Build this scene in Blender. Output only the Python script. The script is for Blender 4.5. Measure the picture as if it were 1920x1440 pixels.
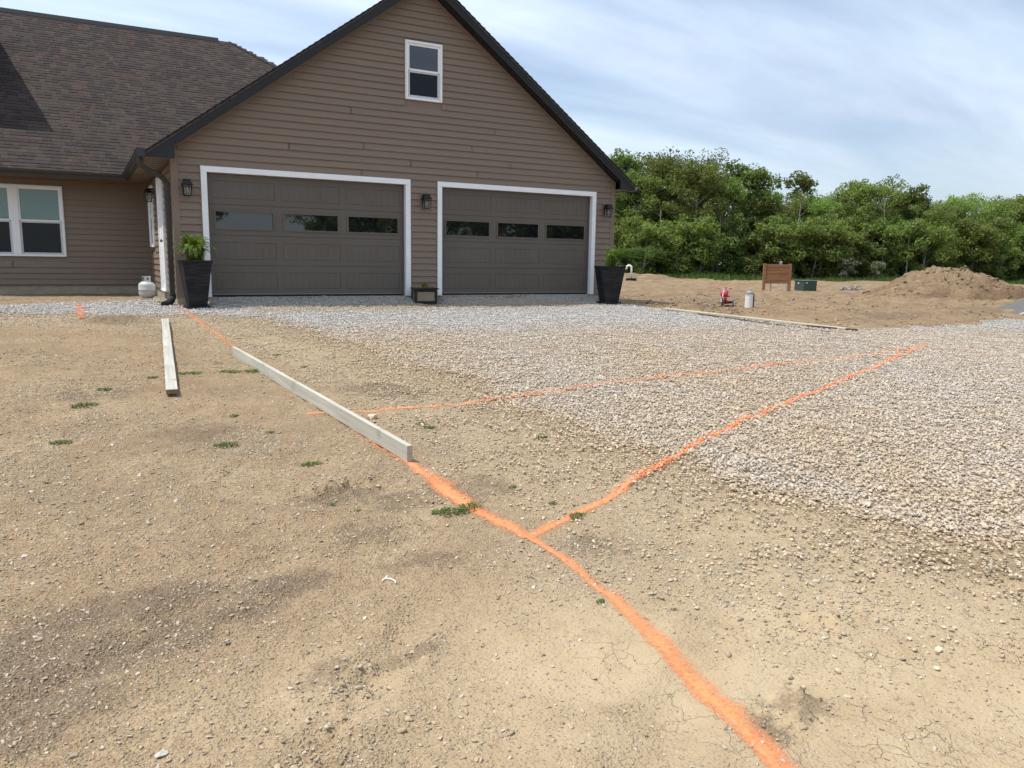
import bpy, bmesh, math, random
import numpy as np
from mathutils import Vector, Matrix, Euler

# ------------------------------------------------------------------ camera, sky, sun, exposure
scene = bpy.context.scene
for ob in list(bpy.data.objects):
    bpy.data.objects.remove(ob)
COL = scene.collection
rng = np.random.default_rng(7)
random.seed(7)
PI = math.pi

CAM = (-1.9524, -15.0312, 0.7209)          # eye 1.55 m above the dirt, which lies below the garage slab
yaw, pitch, roll, FPX = -0.50274, -0.15644, 0.015617, 1464.36
fw = Vector((math.sin(-yaw)*math.cos(pitch), math.cos(yaw)*math.cos(pitch), math.sin(pitch)))
rt0 = Vector((math.cos(yaw), math.sin(yaw), 0)); up0 = rt0.cross(fw)
rt = math.cos(roll)*rt0 + math.sin(roll)*up0
up = -math.sin(roll)*rt0 + math.cos(roll)*up0
cd = bpy.data.cameras.new('camera'); cam = bpy.data.objects.new('camera', cd); COL.objects.link(cam)
M = Matrix((rt, up, -fw)).transposed().to_4x4(); M.translation = Vector(CAM); cam.matrix_world = M
cd.sensor_width = 36; cd.lens = FPX/1920*36; cd.clip_start = 0.05; cd.clip_end = 2000
scene.camera = cam

SUN = Vector((-0.43, 0.135, 1.0)).normalized()   # direction towards the sun
sun_el = math.asin(SUN.z); sun_az = math.atan2(SUN.x, SUN.y)
world = bpy.data.worlds.new('World'); scene.world = world; world.use_nodes = True
wt = world.node_tree; wt.nodes.clear()
W = lambda t: wt.nodes.new(t)
wo = W('ShaderNodeOutputWorld'); sky = W('ShaderNodeTexSky'); sky.sky_type = 'NISHITA'; sky.sun_disc = False
sky.sun_elevation = sun_el; sky.sun_rotation = sun_az; sky.air_density = 1.0; sky.dust_density = 1.2; sky.ozone_density = 1.6
b1 = W('ShaderNodeBackground'); b1.inputs[1].default_value = 0.115; wt.links.new(sky.outputs[0], b1.inputs[0])
# thin high cloud: noise on a flat layer overhead (direction divided by height)
tc = W('ShaderNodeTexCoord'); sep = W('ShaderNodeSeparateXYZ'); wt.links.new(tc.outputs['Generated'], sep.inputs[0])
mz = W('ShaderNodeMath'); mz.operation = 'MAXIMUM'; mz.inputs[1].default_value = 0.0; wt.links.new(sep.outputs[2], mz.inputs[0])
az_ = W('ShaderNodeMath'); az_.operation = 'ADD'; az_.inputs[1].default_value = 0.22; wt.links.new(mz.outputs[0], az_.inputs[0])
dx_ = W('ShaderNodeMath'); dx_.operation = 'DIVIDE'; wt.links.new(sep.outputs[0], dx_.inputs[0]); wt.links.new(az_.outputs[0], dx_.inputs[1])
dy_ = W('ShaderNodeMath'); dy_.operation = 'DIVIDE'; wt.links.new(sep.outputs[1], dy_.inputs[0]); wt.links.new(az_.outputs[0], dy_.inputs[1])
cmb = W('ShaderNodeCombineXYZ'); wt.links.new(dx_.outputs[0], cmb.inputs[0]); wt.links.new(dy_.outputs[0], cmb.inputs[1])
mp = W('ShaderNodeMapping'); mp.inputs['Rotation'].default_value = (0, 0, math.radians(-52)); mp.inputs['Scale'].default_value = (0.55, 2.1, 1)
wt.links.new(cmb.outputs[0], mp.inputs[0])
n1 = W('ShaderNodeTexNoise'); n1.inputs['Scale'].default_value = 1.15; n1.inputs['Detail'].default_value = 7; n1.inputs['Roughness'].default_value = 0.50; n1.inputs['Distortion'].default_value = 0.5
wt.links.new(mp.outputs[0], n1.inputs[0])
r1 = W('ShaderNodeValToRGB'); r1.color_ramp.elements[0].position = 0.34; r1.color_ramp.elements[1].position = 0.66
r1.color_ramp.elements[0].color = (0.30, 0.30, 0.30, 1); r1.color_ramp.elements[1].color = (0.88, 0.88, 0.88, 1); wt.links.new(n1.outputs[0], r1.inputs[0])
mp2 = W('ShaderNodeMapping'); mp2.inputs['Location'].default_value = (3.1, 5.2, 0); mp2.inputs['Rotation'].default_value = (0, 0, math.radians(-44)); mp2.inputs['Scale'].default_value = (0.5, 1.3, 1)
wt.links.new(cmb.outputs[0], mp2.inputs[0])
n2 = W('ShaderNodeTexNoise'); n2.inputs['Scale'].default_value = 1.0; n2.inputs['Detail'].default_value = 6; n2.inputs['Roughness'].default_value = 0.6; n2.inputs['Distortion'].default_value = 0.8
wt.links.new(mp2.outputs[0], n2.inputs[0])
r2 = W('ShaderNodeValToRGB'); r2.color_ramp.elements[0].position = 0.36; r2.color_ramp.elements[1].position = 0.62
r2.color_ramp.elements[0].color = (0.51, 0.60, 0.75, 1); r2.color_ramp.elements[1].color = (0.73, 0.84, 0.96, 1); wt.links.new(n2.outputs[0], r2.inputs[0])
b2 = W('ShaderNodeBackground'); wt.links.new(r2.outputs[0], b2.inputs[0])
# thin cloud is brighter towards the sun (forward scattering)
dt = W('ShaderNodeVectorMath'); dt.operation = 'DOT_PRODUCT'; wt.links.new(tc.outputs['Generated'], dt.inputs[0]); dt.inputs[1].default_value = SUN
mr = W('ShaderNodeMapRange'); wt.links.new(dt.outputs['Value'], mr.inputs[0]); mr.inputs[1].default_value = -0.25; mr.inputs[2].default_value = 0.8; mr.inputs[3].default_value = 0.76; mr.inputs[4].default_value = 1.60
wt.links.new(mr.outputs[0], b2.inputs[1])
wm = W('ShaderNodeMixShader'); wt.links.new(r1.outputs[0], wm.inputs[0]); wt.links.new(b1.outputs[0], wm.inputs[1]); wt.links.new(b2.outputs[0], wm.inputs[2])
wt.links.new(wm.outputs[0], wo.inputs[0])

ld = bpy.data.lights.new('sun', 'SUN'); ld.energy = 3.7; ld.angle = math.radians(0.9); ld.color = (1.0, 0.955, 0.89)
lo = bpy.data.objects.new('sun', ld); COL.objects.link(lo); lo.rotation_euler = (-SUN).to_track_quat('-Z', 'Y').to_euler(); lo.location = (-20, 10, 40)
vs = scene.view_settings; vs.view_transform = 'Standard'; vs.look = 'None'; vs.exposure = 0.42; vs.gamma = 1.0; vs.use_curve_mapping = False
scene.cycles.max_bounces = 5; scene.cycles.diffuse_bounces = 3; scene.cycles.glossy_bounces = 3; scene.cycles.transparent_max_bounces = 8
scene.cycles.use_adaptive_sampling = True; scene.cycles.adaptive_threshold = 0.02
scene.cycles.caustics_reflective = False; scene.cycles.caustics_refractive = False

# ------------------------------------------------------------------ helpers
def _h(ix, iy, s):
    n = (ix*374761393 + iy*668265263 + s*1274126177) & 0xFFFFFFFF
    n = ((n ^ (n >> 13))*1274126177) & 0xFFFFFFFF
    return ((n ^ (n >> 16)) & 0xFFFF)/65535.0
def vnoise(x, y, s=0):
    x = np.asarray(x, float); y = np.asarray(y, float)
    ix = np.floor(x).astype(np.int64); iy = np.floor(y).astype(np.int64); fx = x-ix; fy = y-iy
    fx = fx*fx*fx*(fx*(fx*6-15)+10); fy = fy*fy*fy*(fy*(fy*6-15)+10)
    a = _h(ix, iy, s); b = _h(ix+1, iy, s); c = _h(ix, iy+1, s); d = _h(ix+1, iy+1, s)
    return (a+(b-a)*fx)*(1-fy)+(c+(d-c)*fx)*fy
def fbm(x, y, s=0, o=4):
    t = 0; a = 0.5
    for i in range(o):
        t = t+a*vnoise(x*2**i+17.3*i, y*2**i-9.1*i, s+i); a *= 0.5
    return t/(1-0.5**o)
def sstep(a, b, x):
    t = np.clip((x-a)/(b-a), 0, 1); return t*t*(3-2*t)

def pr(o, label=None, cat=None, group=None, kind=None):
    if label: o['label'] = label
    if cat: o['category'] = cat
    if group: o['group'] = group
    if kind: o['kind'] = kind
    return o
def empty(name, loc=(0, 0, 0), rz=0, label=None, cat=None, group=None, parent=None):
    o = bpy.data.objects.new(name, None); COL.objects.link(o); o.location = loc; o.rotation_euler = (0, 0, rz)
    o.empty_display_size = 0.1
    if parent: o.parent = parent
    return pr(o, label, cat, group)
def link(name, me, parent=None, loc=(0, 0, 0)):
    o = bpy.data.objects.new(name, me); COL.objects.link(o); o.location = loc
    if parent: o.parent = parent
    return o
def copy_tree(o, parent=None):
    c = o.copy(); COL.objects.link(c); c.parent = parent
    for ch in list(o.children): copy_tree(ch, c)
    return c

class MB:
    def __init__(s): s.v = []; s.f = []; s.m = []; s.cur = 0
    def poly(s, pts):
        b = len(s.v); s.v += [tuple(p) for p in pts]; s.f.append(tuple(range(b, b+len(pts)))); s.m.append(s.cur)
    def hexa(s, p):          # 8 corners: bottom 0-3 ccw, top 4-7
        b = len(s.v); s.v += [tuple(q) for q in p]
        for f in ((3, 2, 1, 0), (4, 5, 6, 7), (0, 1, 5, 4), (1, 2, 6, 5), (2, 3, 7, 6), (3, 0, 4, 7)):
            s.f.append(tuple(b+i for i in f)); s.m.append(s.cur)
        return s
    def box(s, x0, x1, y0, y1, z0, z1):
        return s.hexa([(x0, y0, z0), (x1, y0, z0), (x1, y1, z0), (x0, y1, z0), (x0, y0, z1), (x1, y0, z1), (x1, y1, z1), (x0, y1, z1)])
    def prism(s, pts, d):    # closed polygon swept by vector d
        b = len(s.v); n = len(pts); d = Vector(d)
        s.v += [tuple(p) for p in pts]+[tuple(Vector(p)+d) for p in pts]
        s.f.append(tuple(range(b+n-1, b-1, -1))); s.m.append(s.cur)
        s.f.append(tuple(range(b+n, b+2*n))); s.m.append(s.cur)
        for i in range(n):
            j = (i+1) % n; s.f.append((b+i, b+j, b+n+j, b+n+i)); s.m.append(s.cur)
        return s
    def tube(s, path, r, n=10, cap=True):
        P = [Vector(p) for p in path]; R = r if isinstance(r, (list, tuple)) else [r]*len(P); b = len(s.v)
        t0 = (P[1]-P[0]).normalized(); u = t0.orthogonal().normalized()
        for i, p in enumerate(P):
            t = ((P[min(i+1, len(P)-1)]-p).normalized()+(p-P[max(i-1, 0)]).normalized()).normalized()
            u = (u-t*u.dot(t)).normalized(); w = t.cross(u)
            for k in range(n):
                a = 2*PI*k/n; s.v.append(tuple(p+(u*math.cos(a)+w*math.sin(a))*R[i]))
        for i in range(len(P)-1):
            for k in range(n):
                k2 = (k+1) % n; s.f.append((b+i*n+k, b+i*n+k2, b+(i+1)*n+k2, b+(i+1)*n+k)); s.m.append(s.cur)
        if cap:
            s.f.append(tuple(b+n-1-k for k in range(n))); s.m.append(s.cur)
            s.f.append(tuple(b+(len(P)-1)*n+k for k in range(n))); s.m.append(s.cur)
        return s
    def lathe(s, prof, n=24, c=(0, 0, 0), axis='z'):
        b = len(s.v)
        for r, z in prof:
            for k in range(n):
                a = 2*PI*k/n; q = (r*math.cos(a), r*math.sin(a), z)
                if axis == 'x': q = (q[2], q[0], q[1])
                if axis == 'y': q = (q[0], q[2], q[1])
                s.v.append((c[0]+q[0], c[1]+q[1], c[2]+q[2]))
        for i in range(len(prof)-1):
            for k in range(n):
                k2 = (k+1) % n; s.f.append((b+i*n+k, b+i*n+k2, b+(i+1)*n+k2, b+(i+1)*n+k)); s.m.append(s.cur)
        s.f.append(tuple(b+n-1-k for k in range(n))); s.m.append(s.cur)
        s.f.append(tuple(b+(len(prof)-1)*n+k for k in range(n))); s.m.append(s.cur)
        return s
    def xform(s, mat, i0=0):
        for i in range(i0, len(s.v)): s.v[i] = tuple(mat @ Vector(s.v[i]))
        return s
    def mesh(s, name, mats, smooth=False, bevel=0):
        me = bpy.data.meshes.new(name); me.from_pydata(s.v, [], s.f)
        if not isinstance(mats, (list, tuple)): mats = [mats]
        for m in mats: me.materials.append(m)
        if len(mats) > 1: me.polygons.foreach_set('material_index', s.m)
        if bevel:
            bm = bmesh.new(); bm.from_mesh(me); bmesh.ops.recalc_face_normals(bm, faces=bm.faces)
            bmesh.ops.bevel(bm, geom=[e for e in bm.edges if len(e.link_faces) == 2 and e.calc_face_angle(0) > 0.6], offset=bevel, segments=2, profile=0.6, affect='EDGES', clamp_overlap=True)
            bm.to_mesh(me); bm.free()
        else:
            bm = bmesh.new(); bm.from_mesh(me); bmesh.ops.recalc_face_normals(bm, faces=bm.faces); bm.to_mesh(me); bm.free()
        if smooth: me.polygons.foreach_set('use_smooth', [True]*len(me.polygons))
        me.update(); return me
    def build(s, name, mats, parent=None, smooth=False, bevel=0, loc=(0, 0, 0)):
        return link(name, s.mesh(name, mats, smooth, bevel), parent, loc)

# ------------------------------------------------------------------ materials
class NT:
    def __init__(s, name):
        s.mat = bpy.data.materials.new(name); s.mat.use_nodes = True; s.t = s.mat.node_tree; s.t.nodes.clear()
        s.out = s.n('ShaderNodeOutputMaterial')
    def n(s, t, **k):
        x = s.t.nodes.new(t)
        for a, b in k.items(): setattr(x, a, b)
        return x
    def l(s, a, b): s.t.links.new(a, b)
    def pos(s, obj=False):
        if obj: return s.n('ShaderNodeTexCoord').outputs['Object']
        return s.n('ShaderNodeNewGeometry').outputs['Position']
    def map(s, src, scale=(1, 1, 1), rot=(0, 0, 0)):
        m = s.n('ShaderNodeMapping'); s.l(src, m.inputs[0]); m.inputs['Scale'].default_value = scale; m.inputs['Rotation'].default_value = rot; return m.outputs[0]
    def noise(s, src, sc, det=4, rough=0.55, dist=0.0):
        m = s.n('ShaderNodeTexNoise'); s.l(src, m.inputs[0]); m.inputs['Scale'].default_value = sc; m.inputs['Detail'].default_value = det; m.inputs['Roughness'].default_value = rough; m.inputs['Distortion'].default_value = dist; return m.outputs[0]
    def ramp(s, src, stops):
        r = s.n('ShaderNodeValToRGB'); s.l(src, r.inputs[0]); e = r.color_ramp.elements
        while len(e) < len(stops): e.new(0.5)
        for q, (p, c) in zip(e, stops):
            q.position = p; q.color = (c, c, c, 1) if not isinstance(c, (tuple, list)) else (*c, 1)
        return r.outputs[0]
    def mix(s, f, a, b, bt='MIX'):
        m = s.n('ShaderNodeMix', data_type='RGBA', blend_type=bt)
        for i, v in ((0, f), (6, a), (7, b)):
            if isinstance(v, (int, float)): m.inputs[i].default_value = v if i == 0 else (v, v, v, 1)
            elif isinstance(v, (tuple, list)): m.inputs[i].default_value = (*v, 1)
            else: s.l(v, m.inputs[i])
        return m.outputs[2]
    def math(s, op, a, b=None, c=None, clamp=False):
        m = s.n('ShaderNodeMath', operation=op); m.use_clamp = clamp
        for i, v in enumerate((a, b, c)):
            if v is None: continue
            if isinstance(v, (int, float)): m.inputs[i].default_value = v
            else: s.l(v, m.inputs[i])
        return m.outputs[0]
    def attr(s, name, kind='GEOMETRY', out='Fac'):
        a = s.n('ShaderNodeAttribute', attribute_name=name, attribute_type=kind); return a.outputs[out]
    def bump(s, h, st=0.3, dist=0.02, nrm=None):
        b = s.n('ShaderNodeBump'); s.l(h, b.inputs['Height']); b.inputs['Strength'].default_value = st; b.inputs['Distance'].default_value = dist
        if nrm is not None: s.l(nrm, b.inputs['Normal'])
        return b.outputs[0]
    def bsdf(s, col, rough=0.6, spec=0.5, metal=0, nrm=None, ior=None, coat=0, link=True, sheen=0):
        p = s.n('ShaderNodeBsdfPrincipled')
        for k, v in (('Base Color', col), ('Roughness', rough)):
            if isinstance(v, (int, float)): p.inputs[k].default_value = v
            elif isinstance(v, (tuple, list)): p.inputs[k].default_value = (*v, 1)
            else: s.l(v, p.inputs[k])
        p.inputs['Specular IOR Level'].default_value = spec; p.inputs['Metallic'].default_value = metal
        if ior: p.inputs['IOR'].default_value = ior
        if coat: p.inputs['Coat Weight'].default_value = coat; p.inputs['Coat Roughness'].default_value = 0.1
        if nrm is not None: s.l(nrm, p.inputs['Normal'])
        if link: s.l(p.outputs[0], s.out.inputs[0])
        return p

def mat_plain(name, col, rough=0.5, spec=0.5, metal=0, var=0.12, sc=6, bump=0.0, bsc=60, stretch=(1, 1, 1), dirt=None, ior=None, coat=0):
    t = NT(name); p = t.map(t.pos(True), stretch); n = t.noise(p, sc, 5, 0.6)
    a = tuple(c*(1-var) for c in col); b = tuple(min(1, c*(1+var)) for c in col)
    c = t.mix(t.ramp(n, [(0.3, 0.0), (0.7, 1.0)]), a, b)
    if dirt:
        d = t.ramp(t.noise(t.pos(True), sc*1.7, 6, 0.65), [(0.5, 0.0), (0.78, dirt[1])]); c = t.mix(d, c, dirt[0])
    nr = t.bump(t.noise(p, bsc, 4, 0.6), bump, 0.01) if bump else None
    rg = t.ramp(n, [(0.2, max(0, rough-0.08)), (0.8, min(1, rough+0.08))])
    t.bsdf(c, rg, spec, metal, nr, ior, coat); return t.mat

m_siding = None
def make_siding():
    t = NT('vinyl_siding'); P = t.pos()
    rnd = t.n('ShaderNodeObjectInfo').outputs['Random']
    g = t.noise(t.map(P, (2.2, 2.2, 46)), 1.0, 5, 0.7)
    big = t.noise(P, 0.7, 3)
    c = t.mix(t.ramp(g, [(0.3, 0.0), (0.75, 1.0)]), (0.194, 0.143, 0.103), (0.226, 0.170, 0.125))
    c = t.mix(t.math('MULTIPLY', rnd, 0.35), c, (0.174, 0.132, 0.097))
    c = t.mix(t.ramp(big, [(0.4, 0.0), (0.75, 0.28)]), c, (0.182, 0.140, 0.104))
    t.bsdf(c, 0.52, 0.35, 0, t.bump(g, 0.22, 0.004)); return t.mat
m_siding = make_siding()
m_trimbrown = mat_plain('brown_corner_trim', (0.196, 0.146, 0.107), 0.5, 0.35, var=0.06, sc=3)
m_white = mat_plain('white_vinyl_trim', (0.80, 0.81, 0.82), 0.4, 0.4, var=0.03, sc=4, dirt=((0.55, 0.50, 0.42), 0.14))
m_fascia = mat_plain('black_fascia_metal', (0.012, 0.0125, 0.014), 0.5, 0.4, var=0.15, sc=3)
m_gutter = mat_plain('dark_bronze_gutter', (0.026, 0.024, 0.023), 0.36, 0.5, var=0.12, sc=3)
m_soffit = mat_plain('brown_vinyl_soffit', (0.17, 0.135, 0.105), 0.6, 0.3, var=0.08, sc=5)
m_concrete = mat_plain('foundation_concrete', (0.33, 0.285, 0.215), 0.9, 0.2, var=0.18, sc=5, bump=0.3, bsc=50, dirt=((0.30, 0.23, 0.15), 0.5))
m_door = None
def make_door():
    t = NT('taupe_steel_door'); P = t.pos(True); g = t.noise(t.map(P, (3, 3, 40)), 1.0, 5, 0.7)
    c = t.mix(t.ramp(t.noise(P, 1.2, 4), [(0.3, 0.0), (0.7, 1.0)]), (0.106, 0.088, 0.071), (0.118, 0.100, 0.082))
    t.bsdf(c, 0.5, 0.4, 0, t.bump(g, 0.15, 0.003)); return t.mat
m_door = make_door()
m_galv0 = mat_plain('aluminium_rail', (0.22, 0.22, 0.22), 0.45, 0.4, var=0.08)
m_rubber = mat_plain('black_rubber', (0.018, 0.018, 0.019), 0.75, 0.3, var=0.2)
def make_glass(name, base, ior=1.9, rough=0.015):
    t = NT(name); n = t.noise(t.pos(), 1.3, 2)
    t.bsdf(base, rough, 0.5, 0, t.bump(n, 0.035, 0.05), ior); return t.mat
m_glass = make_glass('dark_window_glass', (0.006, 0.007, 0.009))
m_glass_side = make_glass('window_glass', (0.004, 0.005, 0.006), 1.38)
def make_blind():
    t = NT('teal_blind_behind_glass'); P = t.pos(True)
    c = t.mix(t.noise(P, 2.0, 3), (0.12, 0.215, 0.21), (0.16, 0.25, 0.25))
    t.bsdf(c, 0.05, 0.5, 0, None, 1.6); return t.mat
m_blind = make_blind()

SH_COLS = [(0.044, 0.031, 0.026), (0.053, 0.037, 0.030), (0.034, 0.026, 0.024), (0.066, 0.043, 0.032), (0.025, 0.023, 0.024), (0.046, 0.037, 0.029), (0.038, 0.027, 0.026), (0.050, 0.041, 0.036)]
_mc = np.mean(SH_COLS, axis=0); SH_COLS = [tuple(0.72*np.array(c)+0.28*_mc) for c in SH_COLS]
def make_shingle():
    t = NT('asphalt_shingle'); P = t.pos(); a = t.attr('tint', out='Color')
    g = t.ramp(t.noise(P, 140, 3, 0.7), [(0.3, 0.62), (0.72, 1.35)]); b = t.ramp(t.noise(P, 0.8, 4), [(0.3, 0.88), (0.7, 1.12)])
    c = t.mix(1.0, t.mix(1.0, a, g, 'MULTIPLY'), b, 'MULTIPLY')
    t.bsdf(c, 0.92, 0.2, 0, t.bump(t.noise(P, 220, 3, 0.7), 0.5, 0.003)); return t.mat
m_shingle = make_shingle()
def make_roofplain():
    t = NT('shingle_roof_far'); P = t.pos()
    br = t.n('ShaderNodeTexBrick'); t.l(t.map(P, (1, 1, 1)), br.inputs[0]); br.inputs['Scale'].default_value = 4.0
    br.inputs['Color1'].default_value = (0.10, 0.083, 0.078, 1); br.inputs['Color2'].default_value = (0.065, 0.06, 0.06, 1); br.inputs['Mortar'].default_value = (0.02, 0.02, 0.02, 1)
    t.bsdf(br.outputs[0], 0.9, 0.2); return t.mat
m_roofplain = make_roofplain()
m_roofedge = mat_plain('shingle_edge', (0.018, 0.0165, 0.0165), 0.9, 0.2, var=0.3, sc=20)

def make_dirt(name='bare_dirt', mound=False):
    t = NT(name); P = t.pos()
    big = t.noise(P, 0.42, 3, 0.6); mid = t.noise(P, 2.3, 5, 0.66); fine = t.noise(P, 19, 4, 0.72); grit = t.noise(P, 105, 2, 0.75)
    c = t.mix(t.ramp(big, [(0.32, 0.0), (0.68, 1.0)]), (0.330, 0.237, 0.137), (0.392, 0.294, 0.180))
    c = t.mix(t.ramp(mid, [(0.38, 0.0), (0.64, 0.8)]), c, (0.258, 0.177, 0.101))
    c = t.mix(t.ramp(t.noise(P, 0.9, 4, 0.6), [(0.50, 0.0), (0.66, 0.55)]), c, (0.235, 0.168, 0.102))
    c = t.mix(t.ramp(fine, [(0.36, 0.62), (0.56, 0.0)]), c, (0.215, 0.152, 0.094))
    c = t.mix(t.ramp(grit, [(0.28, 0.55), (0.45, 0.0)]), c, (0.16, 0.11, 0.068))
    c = t.mix(t.ramp(grit, [(0.60, 0.0), (0.78, 0.55)]), c, (0.50, 0.42, 0.31))
    # coarse grains
    vg = t.n('ShaderNodeTexVoronoi'); t.l(P, vg.inputs[0]); vg.inputs['Scale'].default_value = 70
    gr = t.ramp(vg.outputs['Distance'], [(0.0, 1.0), (0.55, 0.0)])
    if mound:
        streak = t.noise(t.map(P, (1.2, 1.2, 4)), 2.2, 7, 0.7, 0.6)
        c = t.mix(t.ramp(streak, [(0.46, 0.0), (0.62, 0.7)]), c, (0.235, 0.155, 0.09))
        c = t.mix(t.attr('damp'), c, (0.17, 0.105, 0.065))
        h = t.math('ADD', t.math('MULTIPLY', mid, 1.6), t.math('MULTIPLY', fine, 1.0))
        t.bsdf(c, 0.95, 0.15, 0, t.bump(h, 1.0, 0.10)); return t.mat
    c = t.mix(t.attr('field'), c, t.mix(t.ramp(mid, [(0.35, 0.0), (0.65, 1.0)]), (0.285, 0.203, 0.120), (0.195, 0.135, 0.078)))
    c = t.mix(t.math('MULTIPLY', t.attr('dust'), t.ramp(fine, [(0.3, 0.35), (0.6, 0.85)])), c, (0.380, 0.296, 0.190))
    c = t.mix(t.attr('litter'), c, (0.055, 0.048, 0.026))
    # smooth dried silt: paler, cracked
    silt = t.attr('silt')
    siltn = t.math('MULTIPLY', silt, t.ramp(mid, [(0.30, 0.45), (0.55, 1.0)]))
    c = t.mix(siltn, c, t.mix(t.ramp(t.noise(P, 5, 5), [(0.3, 0.0), (0.7, 1.0)]), (0.345, 0.262, 0.157), (0.394, 0.308, 0.195)))
    dn = t.math('ADD', t.math('MULTIPLY', t.noise(P, 30, 3, 0.75), 0.9), t.math('MULTIPLY', t.noise(P, 5.5, 3, 0.65), 1.1))
    damp = t.ramp(t.math('ADD', t.attr('damp'), t.math('SUBTRACT', dn, 1.0)), [(0.34, 0.0), (0.56, 0.65), (0.9, 0.92)])
    c = t.mix(damp, c, t.mix(t.ramp(grit, [(0.35, 0.0), (0.65, 1.0)]), (0.115, 0.082, 0.054), (0.235, 0.172, 0.112)))
    # cracks
    wn = t.n('ShaderNodeTexNoise'); t.l(P, wn.inputs[0]); wn.inputs['Scale'].default_value = 9; wn.inputs['Detail'].default_value = 4
    wob = t.mix(0.16, P, wn.outputs['Color'], 'ADD')
    vc = t.n('ShaderNodeTexVoronoi', feature='DISTANCE_TO_EDGE'); t.l(wob, vc.inputs[0]); vc.inputs['Scale'].default_value = 7.5
    vc2 = t.n('ShaderNodeTexVoronoi', feature='DISTANCE_TO_EDGE'); t.l(wob, vc2.inputs[0]); vc2.inputs['Scale'].default_value = 16
    ck = t.ramp(vc.outputs[0], [(0.0, 0.7), (0.006, 0.45), (0.013, 0.0)])
    ck2 = t.ramp(vc2.outputs[0], [(0.0, 0.4), (0.013, 0.0)])
    brk = t.ramp(t.noise(P, 3.4, 2, 0.6), [(0.49, 0.0), (0.62, 1.0)])
    brk2 = t.ramp(t.noise(P, 4.6, 2, 0.6), [(0.54, 0.0), (0.66, 1.0)])
    ckm = t.math('MAXIMUM', t.math('MULTIPLY', ck, brk), t.math('MULTIPLY', ck2, brk2))
    ckm = t.math('MULTIPLY', ckm, t.attr('crack'))
    c = t.mix(t.math('MULTIPLY', ckm, 0.75), c, (0.11, 0.078, 0.05))
    # wet spot
    wet = t.math('MULTIPLY', t.attr('wet'), t.ramp(t.noise(P, 9, 5), [(0.36, 0.0), (0.52, 1.0)]))
    c = t.mix(wet, c, (0.10, 0.062, 0.03))
    rough_amt = t.math('SUBTRACT', 1.0, t.math('MULTIPLY', siltn, 0.75))
    h = t.math('ADD', t.math('MULTIPLY', fine, 0.8), t.math('ADD', t.math('MULTIPLY', grit, 0.22), t.math('MULTIPLY', gr, 0.24)))
    h = t.math('SUBTRACT', t.math('MULTIPLY', h, rough_amt), t.math('MULTIPLY', ckm, 0.25))
    h = t.math('ADD', h, t.math('MULTIPLY', mid, 0.6))
    t.bsdf(c, 0.95, 0.15, 0, t.bump(h, 1.0, 0.036)); return t.mat
m_dirt = make_dirt(); m_mound = make_dirt('excavated_soil', True)

def make_gravelbase():
    t = NT('gravel_bed'); P = t.pos()
    v = t.n('ShaderNodeTexVoronoi'); t.l(P, v.inputs[0]); v.inputs['Scale'].default_value = 42
    sx = t.n('ShaderNodeSeparateColor'); t.l(v.outputs['Color'], sx.inputs[0])
    c = t.ramp(sx.outputs[0], [(0.0, (0.28, 0.25, 0.21)), (0.5, (0.38, 0.35, 0.31)), (1.0, (0.48, 0.46, 0.43))])
    blue = t.attr('fresh'); tan = t.mix(1.0, c, (1.12, 0.92, 0.68), 'MULTIPLY'); gry = t.mix(1.0, c, (0.98, 1.0, 1.04), 'MULTIPLY')
    c = t.mix(blue, tan, gry)
    h = t.ramp(v.outputs['Distance'], [(0.0, 1.0), (0.7, 0.0)])
    t.bsdf(c, 0.9, 0.2, 0, t.bump(h, 1.0, 0.02)); return t.mat
m_gravelbase = make_gravelbase()
def make_stone(name, stops, tan=(0.98, 0.81, 0.59)):
    t = NT(name); P = t.pos(); r = t.n('ShaderNodeObjectInfo').outputs['Random']
    c = t.ramp(r, stops)
    n = t.noise(P, 55, 4, 0.6)
    c = t.mix(1.0, c, t.ramp(n, [(0.25, 0.78), (0.75, 1.18)]), 'MULTIPLY')
    fr = t.attr('fresh', 'INSTANCER')
    d = t.mix(1.0, c, tan, 'MULTIPLY')
    c = t.mix(t.math('MULTIPLY', fr, 1.0, clamp=True), d, c)
    t.bsdf(c, 0.9, 0.2, 0, t.bump(n, 0.4, 0.006)); return t.mat
m_stone = make_stone('limestone_gravel', [(0.0, (0.33, 0.315, 0.30)), (0.2, (0.41, 0.39, 0.37)), (0.6, (0.47, 0.45, 0.425)), (0.9, (0.52, 0.505, 0.48)), (1.0, (0.60, 0.585, 0.565))])
m_pebble = make_stone('field_pebble', [(0.0, (0.20, 0.185, 0.17)), (0.08, (0.30, 0.255, 0.20)), (0.5, (0.385, 0.325, 0.25)), (0.92, (0.44, 0.38, 0.30)), (1.0, (0.54, 0.51, 0.46))], (0.94, 0.86, 0.72))
m_clod = make_stone('soil_clod', [(0.0, (0.17, 0.115, 0.068)), (0.4, (0.26, 0.185, 0.112)), (1.0, (0.35, 0.262, 0.165))], (0.95, 0.92, 0.88))
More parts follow.
